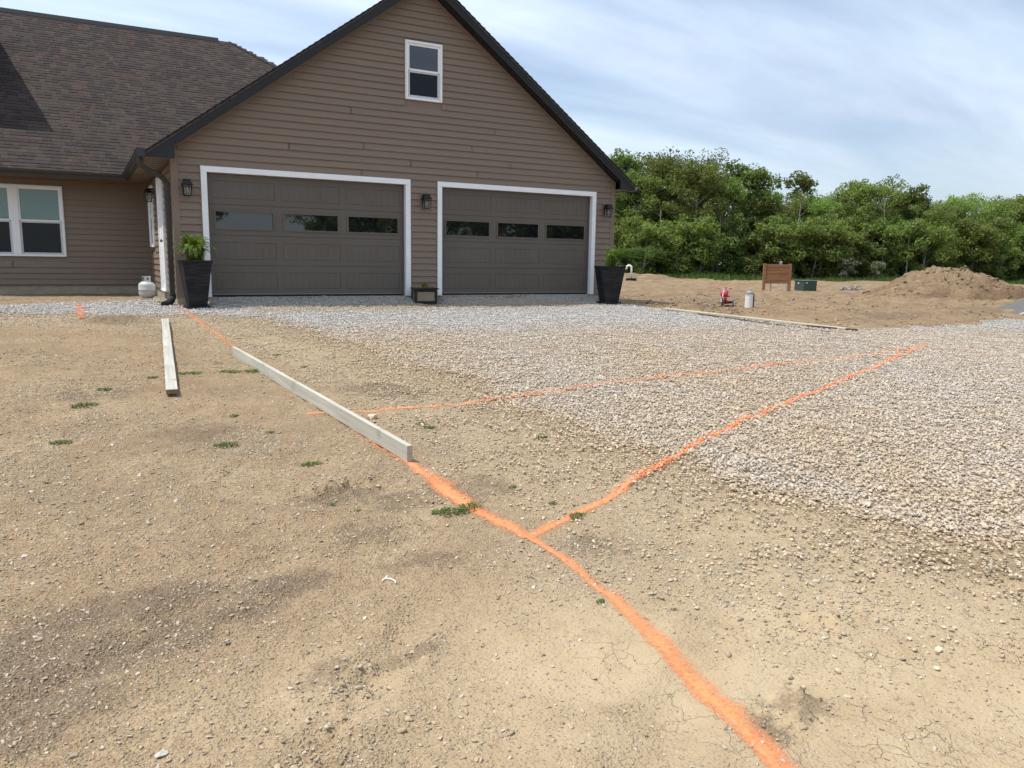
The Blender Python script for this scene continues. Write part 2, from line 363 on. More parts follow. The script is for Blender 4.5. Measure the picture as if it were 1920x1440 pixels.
def make_orange(name, alpha):
    t = NT(name); P = t.pos(); n = t.noise(P, 60, 4, 0.7)
    c = t.mix(t.ramp(n, [(0.3, 0.0), (0.7, 1.0)]), (0.68, 0.185, 0.065), (0.76, 0.325, 0.155))
    if not alpha:
        r = t.n('ShaderNodeObjectInfo').outputs['Random']
        tt = t.attr('tint', out='Fac'); c = t.mix(t.ramp(tt, [(0.0, 0.55), (0.6, 0.0)]), c, (0.42, 0.34, 0.27))
        t.bsdf(c, 0.8, 0.3); return t.mat
    p = t.bsdf(c, 0.9, 0.15, 0, t.bump(t.noise(P, 40, 4, 0.7), 0.6, 0.012), link=False)
    e = t.attr('edge')       # 0 on the centre line, 1 at the border of the spray
    g = t.noise(P, 85, 4, 0.9); g2 = t.noise(P, 9, 4, 0.7)
    e = t.math('ADD', e, t.math('MULTIPLY', t.math('SUBTRACT', g2, 0.5), 1.7))
    f = t.math('SUBTRACT', t.math('MULTIPLY_ADD', g, 2.5, -0.05), e)
    a = t.math('MULTIPLY', t.ramp(f, [(-0.35, 0.0), (0.1, 0.14), (0.45, 0.42), (0.9, 0.95)]), t.ramp(t.noise(P, 4.5, 3), [(0.3, 0.72), (0.6, 1.0)])); a = t.math('MULTIPLY', a, t.attr('fade'))
    tr = t.n('ShaderNodeBsdfTransparent'); mx = t.n('ShaderNodeMixShader'); t.l(a, mx.inputs[0]); t.l(tr.outputs[0], mx.inputs[1]); t.l(p.outputs[0], mx.inputs[2])
    t.l(mx.outputs[0], t.out.inputs[0]); return t.mat
m_orange = make_orange('orange_marking_paint', True); m_orangestone = make_orange('orange_painted_stone', False)

def make_leaf(name, dark, light, trans=0.35, per_obj=True):
    t = NT(name); a = t.attr('tint', out='Fac'); c = t.mix(a, dark, light)
    if per_obj:
        r = t.n('ShaderNodeObjectInfo').outputs['Random']
        hs = t.n('ShaderNodeHueSaturation'); t.l(c, hs.inputs['Color']); t.l(t.math('MULTIPLY_ADD', r, 0.045, 0.468), hs.inputs['Hue']); t.l(t.math('MULTIPLY_ADD', r, 0.75, 0.62), hs.inputs['Value']); hs.inputs['Saturation'].default_value = 0.95
        c = hs.outputs[0]
    d = t.bsdf(c, 0.55, 0.3, link=False); tr = t.n('ShaderNodeBsdfTranslucent'); t.l(t.mix(1.0, c, (1.25, 1.35, 0.6), 'MULTIPLY'), tr.inputs[0])
    mx = t.n('ShaderNodeMixShader'); mx.inputs[0].default_value = trans; t.l(d.outputs[0], mx.inputs[1]); t.l(tr.outputs[0], mx.inputs[2]); t.l(mx.outputs[0], t.out.inputs[0]); return t.mat
m_leaf = make_leaf('tree_leaves', (0.086, 0.138, 0.028), (0.235, 0.310, 0.076), 0.45)
m_leafdark = make_leaf('dark_tree_leaves', (0.066, 0.110, 0.026), (0.185, 0.250, 0.064), 0.45)
m_leaflight = make_leaf('light_tree_leaves', (0.085, 0.125, 0.026), (0.235, 0.300, 0.080), 0.45)
m_leafpale = make_leaf('pale_shrub_leaves', (0.085, 0.12, 0.055), (0.24, 0.275, 0.17), 0.25)
m_fern = make_leaf('fern_leaves', (0.055, 0.105, 0.014), (0.19, 0.26, 0.05), 0.4, False)
m_weed = make_leaf('weed_leaves', (0.060, 0.098, 0.024), (0.16, 0.215, 0.065), 0.3, False)
m_grass = make_leaf('verge_grass', (0.050, 0.095, 0.018), (0.130, 0.190, 0.045), 0.35, False)
m_dead = make_leaf('withered_leaves', (0.34, 0.17, 0.09), (0.62, 0.42, 0.27), 0.25, False)
m_bark = mat_plain('grey_bark', (0.26, 0.235, 0.205), 0.9, 0.2, var=0.35, sc=5, bump=0.5, bsc=12, stretch=(3, 3, 0.6))

# ------------------------------------------------------------------ the lie of the land
def silt_amount(x, y):
    s = np.exp(-(((x-0.55)/1.25)**2+((y+13.35)/0.95)**2)); s = np.maximum(s, 0.95*np.exp(-(((x+0.35)/0.75)**2+((y+12.95)/0.75)**2)))
    s = np.maximum(s, 0.6*np.exp(-(((x+1.2)/0.55)**2+((y+12.6)/0.35)**2))); s = np.maximum(s, 0.34*np.exp(-(((x-1.2)/0.9)**2+((y+12.3)/0.9)**2))); return np.clip(s*1.25, 0, 1)

def base_z(x, y):
    x = np.asarray(x, float); y = np.asarray(y, float)
    dx = np.maximum(x-9, 0); dy = np.maximum(-y, 0); dy = np.where(dy > 16, 16+6*(1-np.exp(-np.maximum(dy-16, 0)/6)), dy)
    z = -0.16-0.26*(1-np.exp(-dx/6))-0.045*dy
    z = z-0.035*sstep(1.5, 5, y)*sstep(0.5, -0.6, x)
    for a, b in ((0.02, 3.9), (4.5, 8.4)):    # stone pushed up to the two door sills
        z = z+0.125*sstep(a-0.25, a+0.1, x)*sstep(b+0.25, b-0.1, x)*np.exp(-(np.maximum(-y, 0)/0.55)**2)*(y < 0.5)
    return z
def terrain(x, y):
    x = np.asarray(x, float); y = np.asarray(y, float); z = base_z(x, y)
    r = np.hypot(x-CAM[0], y-CAM[1])
    z = z+0.035*(fbm(x*0.55, y*0.55, 3)-0.5)+0.030*(fbm(x*1.9+4, y*1.9, 5)-0.5)
    z = z+0.040*(fbm(x*6.5, y*6.5, 9, 3)-0.5)*(1-0.6*silt_amount(x, y))*np.clip(14/np.maximum(r, 1), 0, 1)
    for (ax_, ay_), (bx_, by_), wd, dp in (((-1.75, -13.3), (-0.72, -12.1), 0.07, 0.022), ((-2.6, -12.6), (-0.9, -11.2), 0.09, 0.016), ((-0.9, -13.6), (0.9, -12.4), 0.09, 0.012)):
        tt = np.clip(((x-ax_)*(bx_-ax_)+(y-ay_)*(by_-ay_))/((bx_-ax_)**2+(by_-ay_)**2), 0, 1); dd = np.hypot(x-ax_-tt*(bx_-ax_), y-ay_-tt*(by_-ay_)); q = dd/wd
        z = z-dp*(np.exp(-q*q)-0.6*np.exp(-(q-1.7)**2*2))*sstep(0, .15, tt)*sstep(1, .8, tt)*(0.5+fbm(x*9, y*9, 45, 2))
    far = sstep(9.5, 12.5, x+0.35*y)       # rougher, tracked field to the right
    z = z+far*sstep(10.5, 16, x)*(0.05*np.sin((0.51*x+0.86*y)*3.1+3*fbm(x*0.3, y*0.3, 29))*sstep(0.45, 0.6, fbm(x*0.4, y*0.4, 33))+0.26*(fbm(x*0.8, y*0.45, 21)-0.5)+0.20*(fbm(x*2.6, y*2.0, 25)-0.5))
    z = z+0.42*np.exp(-(((x-31.2)/3.2)**2+((y-28.4)/2.4)**2))*(0.7+0.6*fbm(x*1.2, y*1.2, 31))
    for px, py, sx, sy in ((-1.24, -12.60, .16, .12), (-1.40, -12.87, .12, .10), (-1.0, -12.50, .15, .08), (0.05, -13.38, .16, .10), (0.62, -13.0, .2, .1), (-0.62, -10.6, .3, .12), (-1.7, -13.15, .15, .08)):
        z = z+0.075*np.exp(-(((x-px)/sx)**2+((y-py)/sy)**2))*np.clip(fbm(x*17, y*17, 43, 3)-0.42, 0, 1)*2.2
    for px, py, sx, sy, hh in ((-1.60, -2.32, 0.48, 0.17, 0.14), (9.85, -1.75, 0.55, 0.38, 0.17), (10.1, -2.75, 0.5, 0.25, 0.09), (12.3, 0.6, 1.2, 0.35, 0.07), (-4.2, 4.7, 0.9, 0.4, 0.08)):
        z = z+hh*np.exp(-(((x-px)/sx)**2+((y-py)/sy)**2))*(0.55+0.9*fbm(x*5, y*5, 41))
    return z
def inpoly(x, y, P):
    x = np.asarray(x); y = np.asarray(y); r = np.zeros(x.shape, bool); n = len(P)
    for i in range(n):
        x0, y0 = P[i]; x1, y1 = P[(i+1) % n]
        if y0 == y1: continue
        r ^= ((y0 > y) != (y1 > y)) & (x < (x1-x0)*(y-y0)/(y1-y0)+x0)
    return r
def seg_dist(x, y, P):
    d = np.full(np.shape(x), 1e9)
    for (x0, y0), (x1, y1) in zip(P[:-1], P[1:]):
        dx, dy = x1-x0, y1-y0; t = np.clip(((x-x0)*dx+(y-y0)*dy)/(dx*dx+dy*dy), 0, 1); d = np.minimum(d, np.hypot(x-x0-t*dx, y-y0-t*dy))
    return d
G_LOW = [(-5.45, -1.18), (-3.02, -1.44), (-2.21, -1.59), (-2.00, -1.85), (-0.74, -2.05), (-0.10, -2.50), (0.10, -3.31), (0.28, -4.56), (0.52, -5.32), (0.60, -6.46), (0.74, -7.24), (0.80, -8.35), (0.78, -9.03), (0.92, -9.30), (0.86, -9.83), (0.78, -10.34), (0.76, -10.85), (0.86, -11.12), (0.95, -11.45), (1.02, -11.85), (1.12, -12.10), (1.24, -12.35), (1.40, -12.58), (1.50, -12.84), (1.62, -13.12), (1.70, -13.4), (1.95, -14.2)]
G_TOP = [(24, -14.2), (24, -3.85), (19.28, -3.71), (13.06, -4.73), (11.13, -5.52), (10.45, -5.50), (9.80, -3.85), (8.95, -1.96), (8.45, -0.9), (8.55, 0.1), (-0.44, 0.1), (-0.44, 2.60), (-1.09, 1.86), (-1.99, 0.95), (-3.18, 0.73), (-5.6, 1.2)]
G_POLY = G_LOW+G_TOP
def gravel_amount(x, y):       # 1 inside the stone, fading over the fringe
    wx = x+0.8*(fbm(x*1.3, y*1.3, 51)-0.5); wy = y+0.8*(fbm(x*1.3+9, y*1.3, 52)-0.5)
    ins = inpoly(wx, wy, G_POLY); d = seg_dist(wx, wy, G_LOW); d2 = seg_dist(wx, wy, G_TOP)
    dd = np.minimum(d, d2); cl = 0.35+1.3*sstep(0.42, 0.62, fbm(x*3.3, y*3.3, 55)); return np.where(ins, np.where(d < d2, sstep(-0.1, 1.2, d)*0.6+0.4, sstep(-0.05, 0.3, d2)*0.6+0.4), np.clip(1-d/1.4, 0, 1)**1.4*0.36*cl*(d2 > 0.1))
def fresh_amount(x, y):        # newer, greyer stone by the house; dusty tan towards the camera
    f = sstep(-6.2, -2.6, y+0.35*(x-4)*0.4+1.6*(fbm(x*0.5, y*0.5, 61)-0.5))*0.9
    f = np.maximum(f, 0.36*sstep(3.0, 8.0, x)); f = np.maximum(f, 0.24+0.7*(fbm(x*0.7, y*0.7, 63)-0.5))
    band = np.exp(-((y+1.0)/0.42)**2)*sstep(0.2, 0.8, x)*sstep(8.2, 7.4, x)      # dusty strip in front of the doors
    return np.clip(f*(1-0.8*band), 0, 1)

DAMP = [(-2.25, -11.95, .35, .22), (-1.98, -11.72, .3, .13), (-1.75, -11.65, .28, .12), (-2.2, -12.3, .3, .2), (-1.87, -12.05, .28, .13), (-1.60, -11.9, .25, .10), (-1.3, -11.75, .25, .10), (-0.6, -11.75, .25, .14), (-0.75, -11.35, .25, .2), (-0.70, -10.73, .35, .14), (-0.42, -10.95, .3, .25), (-1.26, -12.5, .13, .10), (-0.99, -12.5, .13, .07), (0.09, -13.37, .14, .12), (-0.12, -13.43, .1, .08), (0.44, -7.92, .5, .5), (0.62, -8.25, .4, .3), (0.05, -10.9, .4, .3), (0.25, -11.9, .25, .15), (-1.9, -7.4, .5, .3), (-1.62, -2.4, .7, .28), (-3.6, 2.9, 1.5, .5), (10.2, -0.6, .7, .3), (9.9, -1.9, .6, .5), (10.0, -2.8, .5, .3), (12.3, .6, 1.3, .4), (-1.2, -9.1, .4, .4), (-1.7, -13.0, .4, .14)]
def blobs(x, y, L):
    d = np.zeros(np.shape(x))
    for bx, by, sx, sy in L: d = np.maximum(d, np.exp(-(((x-bx)/sx)**2+((y-by)/sy)**2)*0.8))
    return d
def axis(lo, hi, c0, c1, fine, left, right):
    a = list(np.arange(c0, c1+1e-6, fine))
    for sg, stages in ((-1, left), (1, right)):        # stages: (growth, largest step, as far as)
        st = fine; x = c0 if sg < 0 else c1; lim = lo if sg < 0 else hi
        for gr, cap, upto in stages+[(1.13, 60, lim)]:
            while (x-upto)*sg < 0: st = min(st*gr, cap) if st < cap else st; x += sg*st; a.append(x)
    return np.unique(np.round(np.array(a), 4))
GX = axis(-420, 520, -2.9, 2.4, 0.017, [(1.02, 0.12, -6)], [(1.022, 0.13, 36)])
GY = axis(-420, 520, -13.95, -9.6, 0.017, [], [(1.02, 0.085, 12), (1.05, 0.4, 34)])
print('ground grid', len(GX), len(GY))
def grid_mesh(name, xs, ys, mat, dz=0, keep=None, attrs=()):
    X, Y = np.meshgrid(xs, ys); Z = terrain(X, Y)+dz; nx, ny = len(xs), len(ys)
    v = np.stack([X, Y, Z], -1).reshape(-1, 3); i = np.arange(nx*ny).reshape(ny, nx)
    q = np.stack([i[:-1, :-1], i[:-1, 1:], i[1:, 1:], i[1:, :-1]], -1).reshape(-1, 4)
    if keep is not None:
        cx = v[q].mean(1); q = q[keep(cx[:, 0], cx[:, 1])]
        u, inv = np.unique(q, return_inverse=True); v = v[u]; q = inv.reshape(-1, 4)
    me = bpy.data.meshes.new(name); me.vertices.add(len(v)); me.vertices.foreach_set('co', v.ravel()); me.loops.add(q.size); me.loops.foreach_set('vertex_index', q.ravel().astype(np.int32))
    me.polygons.add(len(q)); me.polygons.foreach_set('loop_start', np.arange(0, q.size, 4, dtype=np.int32)); me.polygons.foreach_set('use_smooth', np.ones(len(q), bool)); me.update(calc_edges=True)
    for an, fn in attrs:
        a = me.attributes.new(an, 'FLOAT', 'POINT'); a.data.foreach_set('value', np.asarray(fn(v[:, 0], v[:, 1]), np.float32))
    me.materials.append(mat); return me
g = link('ground', grid_mesh('ground', GX, GY, m_dirt, 0, None, (('damp', lambda x, y: np.maximum(np.maximum(blobs(x, y, DAMP[:7]), 0.66*blobs(x, y, DAMP[7:])), 0.62*sstep(9.5, 12.5, x+0.35*y)*sstep(0.52, 0.68, fbm(x*0.55, y*1.3, 27)))), ('silt', silt_amount), ('crack', lambda x, y: np.clip(1.1*np.exp(-(((x-0.85)/0.75)**2+((y+13.45)/0.55)**2))+0.5*np.exp(-(((x+0.05)/0.6)**2+((y+13.0)/0.6)**2)), 0, 1)), ('dust', lambda x, y: np.exp(-(seg_dist(x, y, G_LOW)/0.95)**2)), ('litter', lambda x, y: sstep(58.5, 61, (x-CAM[0])*0.482+(y-CAM[1])*0.876)), ('field', lambda x, y: 0.9*sstep(9.3, 11.5, x+0.35*y)), ('wet', lambda x, y: blobs(x, y, [(1.70, -12.80, .14, .10), (1.86, -12.98, .12, .07)])))))
pr(g, kind='structure')
gx = np.arange(-5.6, 24.01, 0.07); gy = np.arange(-14.2, 2.7, 0.07)
gd = link('gravel_driveway', grid_mesh('gravel_driveway', gx, gy, m_gravelbase, 0.005, lambda x, y: gravel_amount(x, y) > 0.80, (('fresh', lambda x, y: np.clip(fresh_amount(x, y)-0.7*sstep(1.0, 0.6, gravel_amount(x, y)), 0, 1)),)))
pr(gd, kind='structure')

# scattered stones: the mesh holds a few stone shapes plus one loose vertex per stone; nodes put a shape on each
def ico(sub):
    bm = bmesh.new(); bmesh.ops.create_icosphere(bm, subdivisions=sub, radius=1); bm.verts.ensure_lookup_table()
    v = np.array([q.co[:] for q in bm.verts]); f = np.array([[w.index for w in p.verts] for p in bm.faces]); bm.free(); return v, f
IV, IF = ico(2); IV1, IF1 = ico(1)
def stone_shape(V, r):
    q = V.copy()
    for _ in range(9):       # chop with random planes for an angular look
        n = r.normal(size=3); n /= np.linalg.norm(n); d = r.uniform(0.34, 0.70); s = q@n; q = q-np.outer(np.maximum(s-d, 0), n)
    q = q*(1+0.10*r.normal(size=(len(q), 1))*0.5); q = q*np.array([1.0, r.uniform(0.65, 0.95), r.uniform(0.45, 0.75)]); return q
def scatter(name, pts, scl, mat, fresh, K=10, fine=True, kind='stuff'):
    V, Fc = (IV, IF) if fine else (IV1, IF1); r = np.random.default_rng(len(pts)); n = len(pts)
    vv = [stone_shape(V, r) for _ in range(K)]; nv = len(V)
    co = np.concatenate(vv+[pts]); q = np.concatenate([Fc+k*nv for k in range(K)])
    me = bpy.data.meshes.new(name); me.vertices.add(len(co)); me.vertices.foreach_set('co', co.astype(np.float32).ravel()); me.loops.add(q.size); me.loops.foreach_set('vertex_index', q.ravel().astype(np.int32))
    me.polygons.add(len(q)); me.polygons.foreach_set('loop_start', np.arange(0, q.size, 3, dtype=np.int32)); me.update(calc_edges=True); me.materials.append(mat)
    def at(nm, ty, vals, f='value'): a = me.attributes.new(nm, ty, 'POINT'); a.data.foreach_set(f, np.ascontiguousarray(vals).ravel())
    z = K*nv
    at('pid', 'INT', np.concatenate([np.repeat(np.arange(K), nv), np.full(n, -1)]).astype(np.int32))
    at('variant', 'INT', np.concatenate([np.zeros(z), r.integers(0, K, n)]).astype(np.int32))
    rot = np.stack([r.uniform(-.5, .5, n), r.uniform(-.5, .5, n), r.uniform(0, 6.28, n)], -1)
    at('rot', 'FLOAT_VECTOR', np.concatenate([np.zeros((z, 3)), rot]).astype(np.float32), 'vector')
    at('scl', 'FLOAT', np.concatenate([np.ones(z), scl]).astype(np.float32)); at('fresh', 'FLOAT', np.concatenate([np.ones(z), fresh]).astype(np.float32))
    o = link(name, me); pr(o, kind=kind)
    ng = bpy.data.node_groups.new(name+'_nodes', 'GeometryNodeTree'); ng.interface.new_socket('Geometry', in_out='INPUT', socket_type='NodeSocketGeometry'); ng.interface.new_socket('Geometry', in_out='OUTPUT', socket_type='NodeSocketGeometry')
    N = ng.nodes.new; gi = N('NodeGroupInput'); go = N('NodeGroupOutput')
    def named(nm, dt):
        a = N('GeometryNodeInputNamedAttribute'); a.data_type = dt; a.inputs['Name'].default_value = nm; return [s for s in a.outputs if s.enabled and s.name == 'Attribute'][0]
    pid = named('pid', 'INT'); jn = N('GeometryNodeJoinGeometry')
    def sel(k):
        c = N('FunctionNodeCompare'); c.data_type = 'INT'; c.operation = 'EQUAL'; ins = [s for s in c.inputs if s.enabled]; ng.links.new(pid, ins[0]); ins[1].default_value = k
        sp = N('GeometryNodeSeparateGeometry'); sp.domain = 'POINT'; ng.links.new(gi.outputs[0], sp.inputs[0]); ng.links.new(c.outputs[0], sp.inputs[1]); return sp.outputs[0]
    for k in range(K):
        ti = N('GeometryNodeGeometryToInstance'); ng.links.new(sel(k), ti.inputs[0]); ng.links.new(ti.outputs[0], jn.inputs[0])
    iop = N('GeometryNodeInstanceOnPoints'); ng.links.new(sel(-1), iop.inputs['Points']); ng.links.new(jn.outputs[0], iop.inputs['Instance']); iop.inputs['Pick Instance'].default_value = True
    ng.links.new(named('variant', 'INT'), iop.inputs['Instance Index']); ng.links.new(named('rot', 'FLOAT_VECTOR'), iop.inputs['Rotation']); ng.links.new(named('scl', 'FLOAT'), iop.inputs['Scale'])
    ng.links.new(iop.outputs[0], go.inputs[0])
    md = o.modifiers.new('scatter', 'NODES'); md.node_group = ng; return o
def field(n, x0, x1, y0, y1): return rng.uniform(x0, x1, n), rng.uniform(y0, y1, n)
def view_az(x, y): return np.degrees(np.arctan2(x-CAM[0], y-CAM[1]))
x, y = field(860000, -5.5, 20, -14.1, 2.6)
az = view_az(x, y); r_ = np.hypot(x-CAM[0], y-CAM[1]); k = (az > -16) & (az < 72) & ~((x > -0.42) & (y > 0.0)); x, y, r_ = x[k], y[k], r_[k]
am = gravel_amount(x, y); k = rng.uniform(0, 1, len(x)) < am*np.clip(1.25-(r_-5)*0.055, 0.62, 1); x, y, r_, am = x[k], y[k], r_[k], am[k]
sc = (0.0075+0.0115*rng.uniform(0, 1, len(x))**1.2)*np.where(am < 0.6, 0.85, 1.0)*np.where(rng.uniform(0, 1, len(x)) < 0.06, 1.4, 1); z = terrain(x, y)+0.010+sc*0.18+rng.uniform(0, 0.010, len(x))*(am > 0.5)-0.008*(am < 0.4)
fr = np.clip(fresh_amount(x, y)+rng.normal(0, .2, len(x))-0.6*sstep(1.0, 0.6, am), 0, 1)
scatter('gravel_stones', np.stack([x, y, z], -1), sc, m_stone, fr, 12); print('gravel', len(x))
# loose pebbles and clods on the bare dirt
ROCKY = [(-1.92, -10.96, .5, .35), (-1.61, -11.36, .5, .22), (-1.05, -11.35, .45, .22), (-0.62, -10.44, .4, .3), (-0.28, -10.35, .4, .35), (-1.24, -12.60, .13, .12), (-1.39, -12.87, .10, .10), (0.58, -13.05, .25, .14), (0.92, -12.98, .3, .2), (0.64, -12.80, .3, .16), (0.47, -12.22, .4, .3), (0.2, -9.9, .6, .6), (1.3, -12.6, .35, .25), (-2.3, -10.6, .6, .4), (-2.0, -10.3, .9, .6), (-1.3, -10.7, .7, .5), (-0.9, -9.8, .5, .5), (-1.62, -2.3, .55, .18), (9.85, -1.75, .55, .4), (10.1, -2.75, .5, .25), (0.05, -13.35, .16, .12), (-0.9, -12.45, .15, .08), (-0.15, -12.2, .3, .15)]
def pebble_set(n, x0, x1, y0, y1, s0, s1, base, gain, pw):
    x, y = field(n, x0, x1, y0, y1); az = view_az(x, y); p = base+gain*blobs(x, y, ROCKY)+0.25*np.clip(fbm(x*1.7, y*1.7, 71)-0.5, 0, 1)*base*8
    p = p*(0.3+1.35*sstep(0.40, 0.62, fbm(x*1.15, y*1.15, 75)))*(1-0.6*silt_amount(x, y)) + gain*0.25*blobs(x, y, ROCKY)
    k = (rng.uniform(0, 1, n) < p) & (az > -18) & (az < 72) & (gravel_amount(x, y) < 0.5) & (y < 5.0) & ~((x > -0.42) & (x < 9) & (y > -0.05)); x, y = x[k], y[k]
    s = s0+(s1-s0)*rng.uniform(0, 1, len(x))**pw; return x, y, s
S = [pebble_set(170000, -3.6, 3.0, -13.9, -9.2, 0.0022, 0.0062, 0.55, 0.7, 1.5), pebble_set(90000, -4.5, 3.0, -14.0, -6.0, 0.005, 0.014, 0.36, 1.0, 2.0), pebble_set(70000, -6, 2.0, -9.0, 4.5, 0.006, 0.016, 0.48, 0.6, 2.0), pebble_set(9000, -4.5, 3, -13.8, -5, 0.010, 0.021, 0.14, 0.9, 2.2)]
F1 = pebble_set(60000, 9, 36, -6, 16, 0.012, 0.055, 0.30, 0.8, 3.0)
scatter('field_clods', np.stack([F1[0], F1[1], terrain(F1[0], F1[1])+F1[2]*0.1], -1), F1[2], m_clod, np.clip(rng.normal(0.5, 0.3, len(F1[0])), 0, 1), 10, True)
x = np.concatenate([s[0] for s in S]); y = np.concatenate([s[1] for s in S]); sc = np.concatenate([s[2] for s in S])
scatter('dirt_pebbles', np.stack([x, y, terrain(x, y)+sc*0.12], -1), sc, m_pebble, np.clip(rng.normal(0.35, 0.35, len(x)), 0, 1), 12, True); print('pebbles', len(x))

# ------------------------------------------------------------------ the house
house = empty('house', (0, 0, 0), 0, 'brown sided house with black gabled roof and two-door attached garage', 'house')
XL, XR, XM = -0.4616, 8.907, 4.205
C = 0.127; Z0 = 0.008; TOPZ = 6.13; SL = 0.7255
YB = 5.67                                        # face of the set-back wing
def roof_top(x): return TOPZ-SL*abs(x-XM)
def wall_part(name, build): m = MB(); build(m); return m.build(name, m_concrete, house)
SEAM = [0]
def siding(parent, O, A, N, a0b, a1b, a0t, a1t, z0, z1, off=0.0):
    if a1b-a0b > 4.5:            # factory lengths: a lapped seam, staggered from course to course
        SEAM[0] += 1; c = a0b+(a1b-a0b)*(0.36, 0.63, 0.47, 0.72, 0.29)[SEAM[0]//2 % 5]; siding(parent, O, A, N, a0b, c, a0t, c, z0, z1); return siding(parent, O, A, N, c-0.03, a1b, c-0.03, a1t, z0, z1, 0.0022)
    O = Vector(O); A = Vector(A); N = Vector(N)
    P = lambda a, z, n: O+A*a+N*n+Vector((0, 0, z))
    m = MB(); h = z1-z0
    prof = [(0.027, z0-0.004), (0.005, z1), (0.0, z1), (0.0, z0+0.022), (0.019, z0+0.022), (0.021, z0-0.004)]
    L = lambda u, v, z: u+(v-u)*min(1, max(0, (z-z0)/h))
    n = len(prof); m.v = [tuple(P(L(a0b, a0t, z), z, q+off)) for q, z in prof]+[tuple(P(L(a1b, a1t, z), z, q+off)) for q, z in prof]
    m.f = [tuple(range(n-1, -1, -1)), tuple(range(n, 2*n))]+[(i, (i+1) % n, n+(i+1) % n, n+i) for i in range(n)]; m.m = [0]*len(m.f)
    return m.build('siding_board', m_siding, parent)
# garage front: doors' outer trim 0..3.919 and 4.505..8.401, gable window 3.819..4.601 x 3.816..4.913
D1, D2, TRT = (0.0, 3.919), (4.5047, 8.4008), 2.286
m = MB(); yb0, yb1 = 0.0, 0.16
for a, b in ((XL, D1[0]+0.06), (D1[1]-0.06, D2[0]+0.06), (D2[1]-0.06, XR)): m.box(a, b, yb0, yb1, 0.0, TRT-0.06)
m.prism([(XL, yb0, TRT-0.06), (XR, yb0, TRT-0.06), (XR, yb0, roof_top(XR)-0.15), (XM, yb0, TOPZ-0.15), (XL, yb0, roof_top(XL)-0.15)], (0, 0.16, 0))
gable = m.build('gable_wall', m_trimbrown, house)
cL, cR = XL+0.095, XR-0.095
UND = 0.17
def gx_lim(z): d = (TOPZ-UND-z)/SL; return max(cL, XM-d), min(cR, XM+d)
WX0, WX1, WZ0, WZ1 = 3.819, 4.601, 3.816, 4.913
kz = 0
while True:
    z0 = Z0+kz*C; z1 = z0+C
    if z0 > TOPZ-UND-0.05: break
    if z0 < TRT-0.03: segs = [(cL, D1[0]-0.022), (D1[1]+0.022, D2[0]-0.022), (D2[1]+0.022, cR)]
    else: segs = [(-99, 99)]
    if z1 > WZ0 and z0 < WZ1: segs = [(-99, WX0), (WX1, 99)]
    lb, rb = gx_lim(z0); lt, rt_ = gx_lim(min(z1, TOPZ-UND-0.001))
    for a, b in segs:
        a0b, a1b, a0t, a1t = max(a, lb), min(b, rb), max(a, lt), min(b, rt_)
        if a1b-a0b > 0.02: siding(gable, (0, 0, 0), (1, 0, 0), (0, -1, 0), a0b, a1b, a0t, max(a1t, a0t), z0, z1)
    kz += 1
for xa, xb in ((XL-0.022, cL), (cR, XR+0.022)):
    m = MB(); m.box(xa, xb, -0.024, 0.0, -0.005, roof_top(XL)-0.20)
    if xa < 0: m.box(xa, XL, 0.0, 0.10, -0.005, 2.40)
    else: m.box(XR, xb, 0.0, 0.10, -0.005, 2.40)
    m.build('corner_trim', m_trimbrown, house)
for q in ((XL+0.01, D1[0]+0.05, 0.005, 0.2, -0.45, 0.0), (D1[1]-0.05, D2[0]+0.05, 0.005, 0.2, -0.45, 0.0), (D2[1]-0.05, XR-0.01, 0.005, 0.2, -0.45, 0.0), (XL+0.01, XL+0.2, 0.2, YB+0.2, -0.45, 0.034), (-12, XL+0.009, YB+0.01, YB+0.2, -0.45, 0.034), (XR-0.2, XR-0.01, 0.2, 10, -0.45, 0.0)):
    m = MB(); m.box(*q); m.build('foundation', m_concrete, house)
for q in (D1, D2): m = MB(); m.box(q[0]+0.05, q[1]-0.05, 0.03, 0.4, -0.3, -0.012); m.build('garage_slab', m_concrete, house)
# side wall of the garage (faces -x) with white door and window, and the wing wall
SDOOR = (1.62, 2.66, 0.045, 2.25); SWIN = (3.95, 4.85, 0.90, 2.22)
m = MB(); m.box(XL, XL+0.14, 0.16, YB, 0.0, 2.42); sidew = m.build('side_wall', m_trimbrown, house)
m = MB(); m.box(XR-0.14, XR, 0.16, 10, 0.0, 2.42); m.build('far_side_wall', m_siding, house)
for k in range(19):
    z0 = 0.034+k*C; z1 = min(z0+C, 2.40)
    cut = [s for s in ((SDOOR[0]-0.02, SDOOR[1]+0.02, SDOOR[2], SDOOR[3]), SWIN) if z1 > s[2] and z0 < s[3]]
    a = 0.10; segs = []
    for s in sorted(cut): segs.append((a, s[0])); a = s[1]
    segs.append((a, YB-0.03))
    for a, b in segs: siding(sidew, (XL, 0, 0), (0, 1, 0), (-1, 0, 0), a, b, a, b, z0, z1)
WIN = (-4.09, -2.20, 0.655, 2.215)
m = MB(); m.box(-12, XL, YB, YB+0.14, 0.0, 2.42); wing = m.build('wing_wall', m_trimbrown, house)
for k in range(19):
    z0 = 0.034+k*C; z1 = min(z0+C, 2.40)
    segs = [(-12, WIN[0]), (WIN[1], XL-0.05)] if z1 > WIN[2] and z0 < WIN[3] else [(-12, XL-0.05)]
    for a, b in segs: siding(wing, (0, YB, 0), (1, 0, 0), (0, -1, 0), a, b, a, b, z0, z1)
m = MB(); m.box(XL-0.05, XL-0.0, YB-0.035, YB, 0.03, 2.40); m.build('corner_trim', m_trimbrown, house)

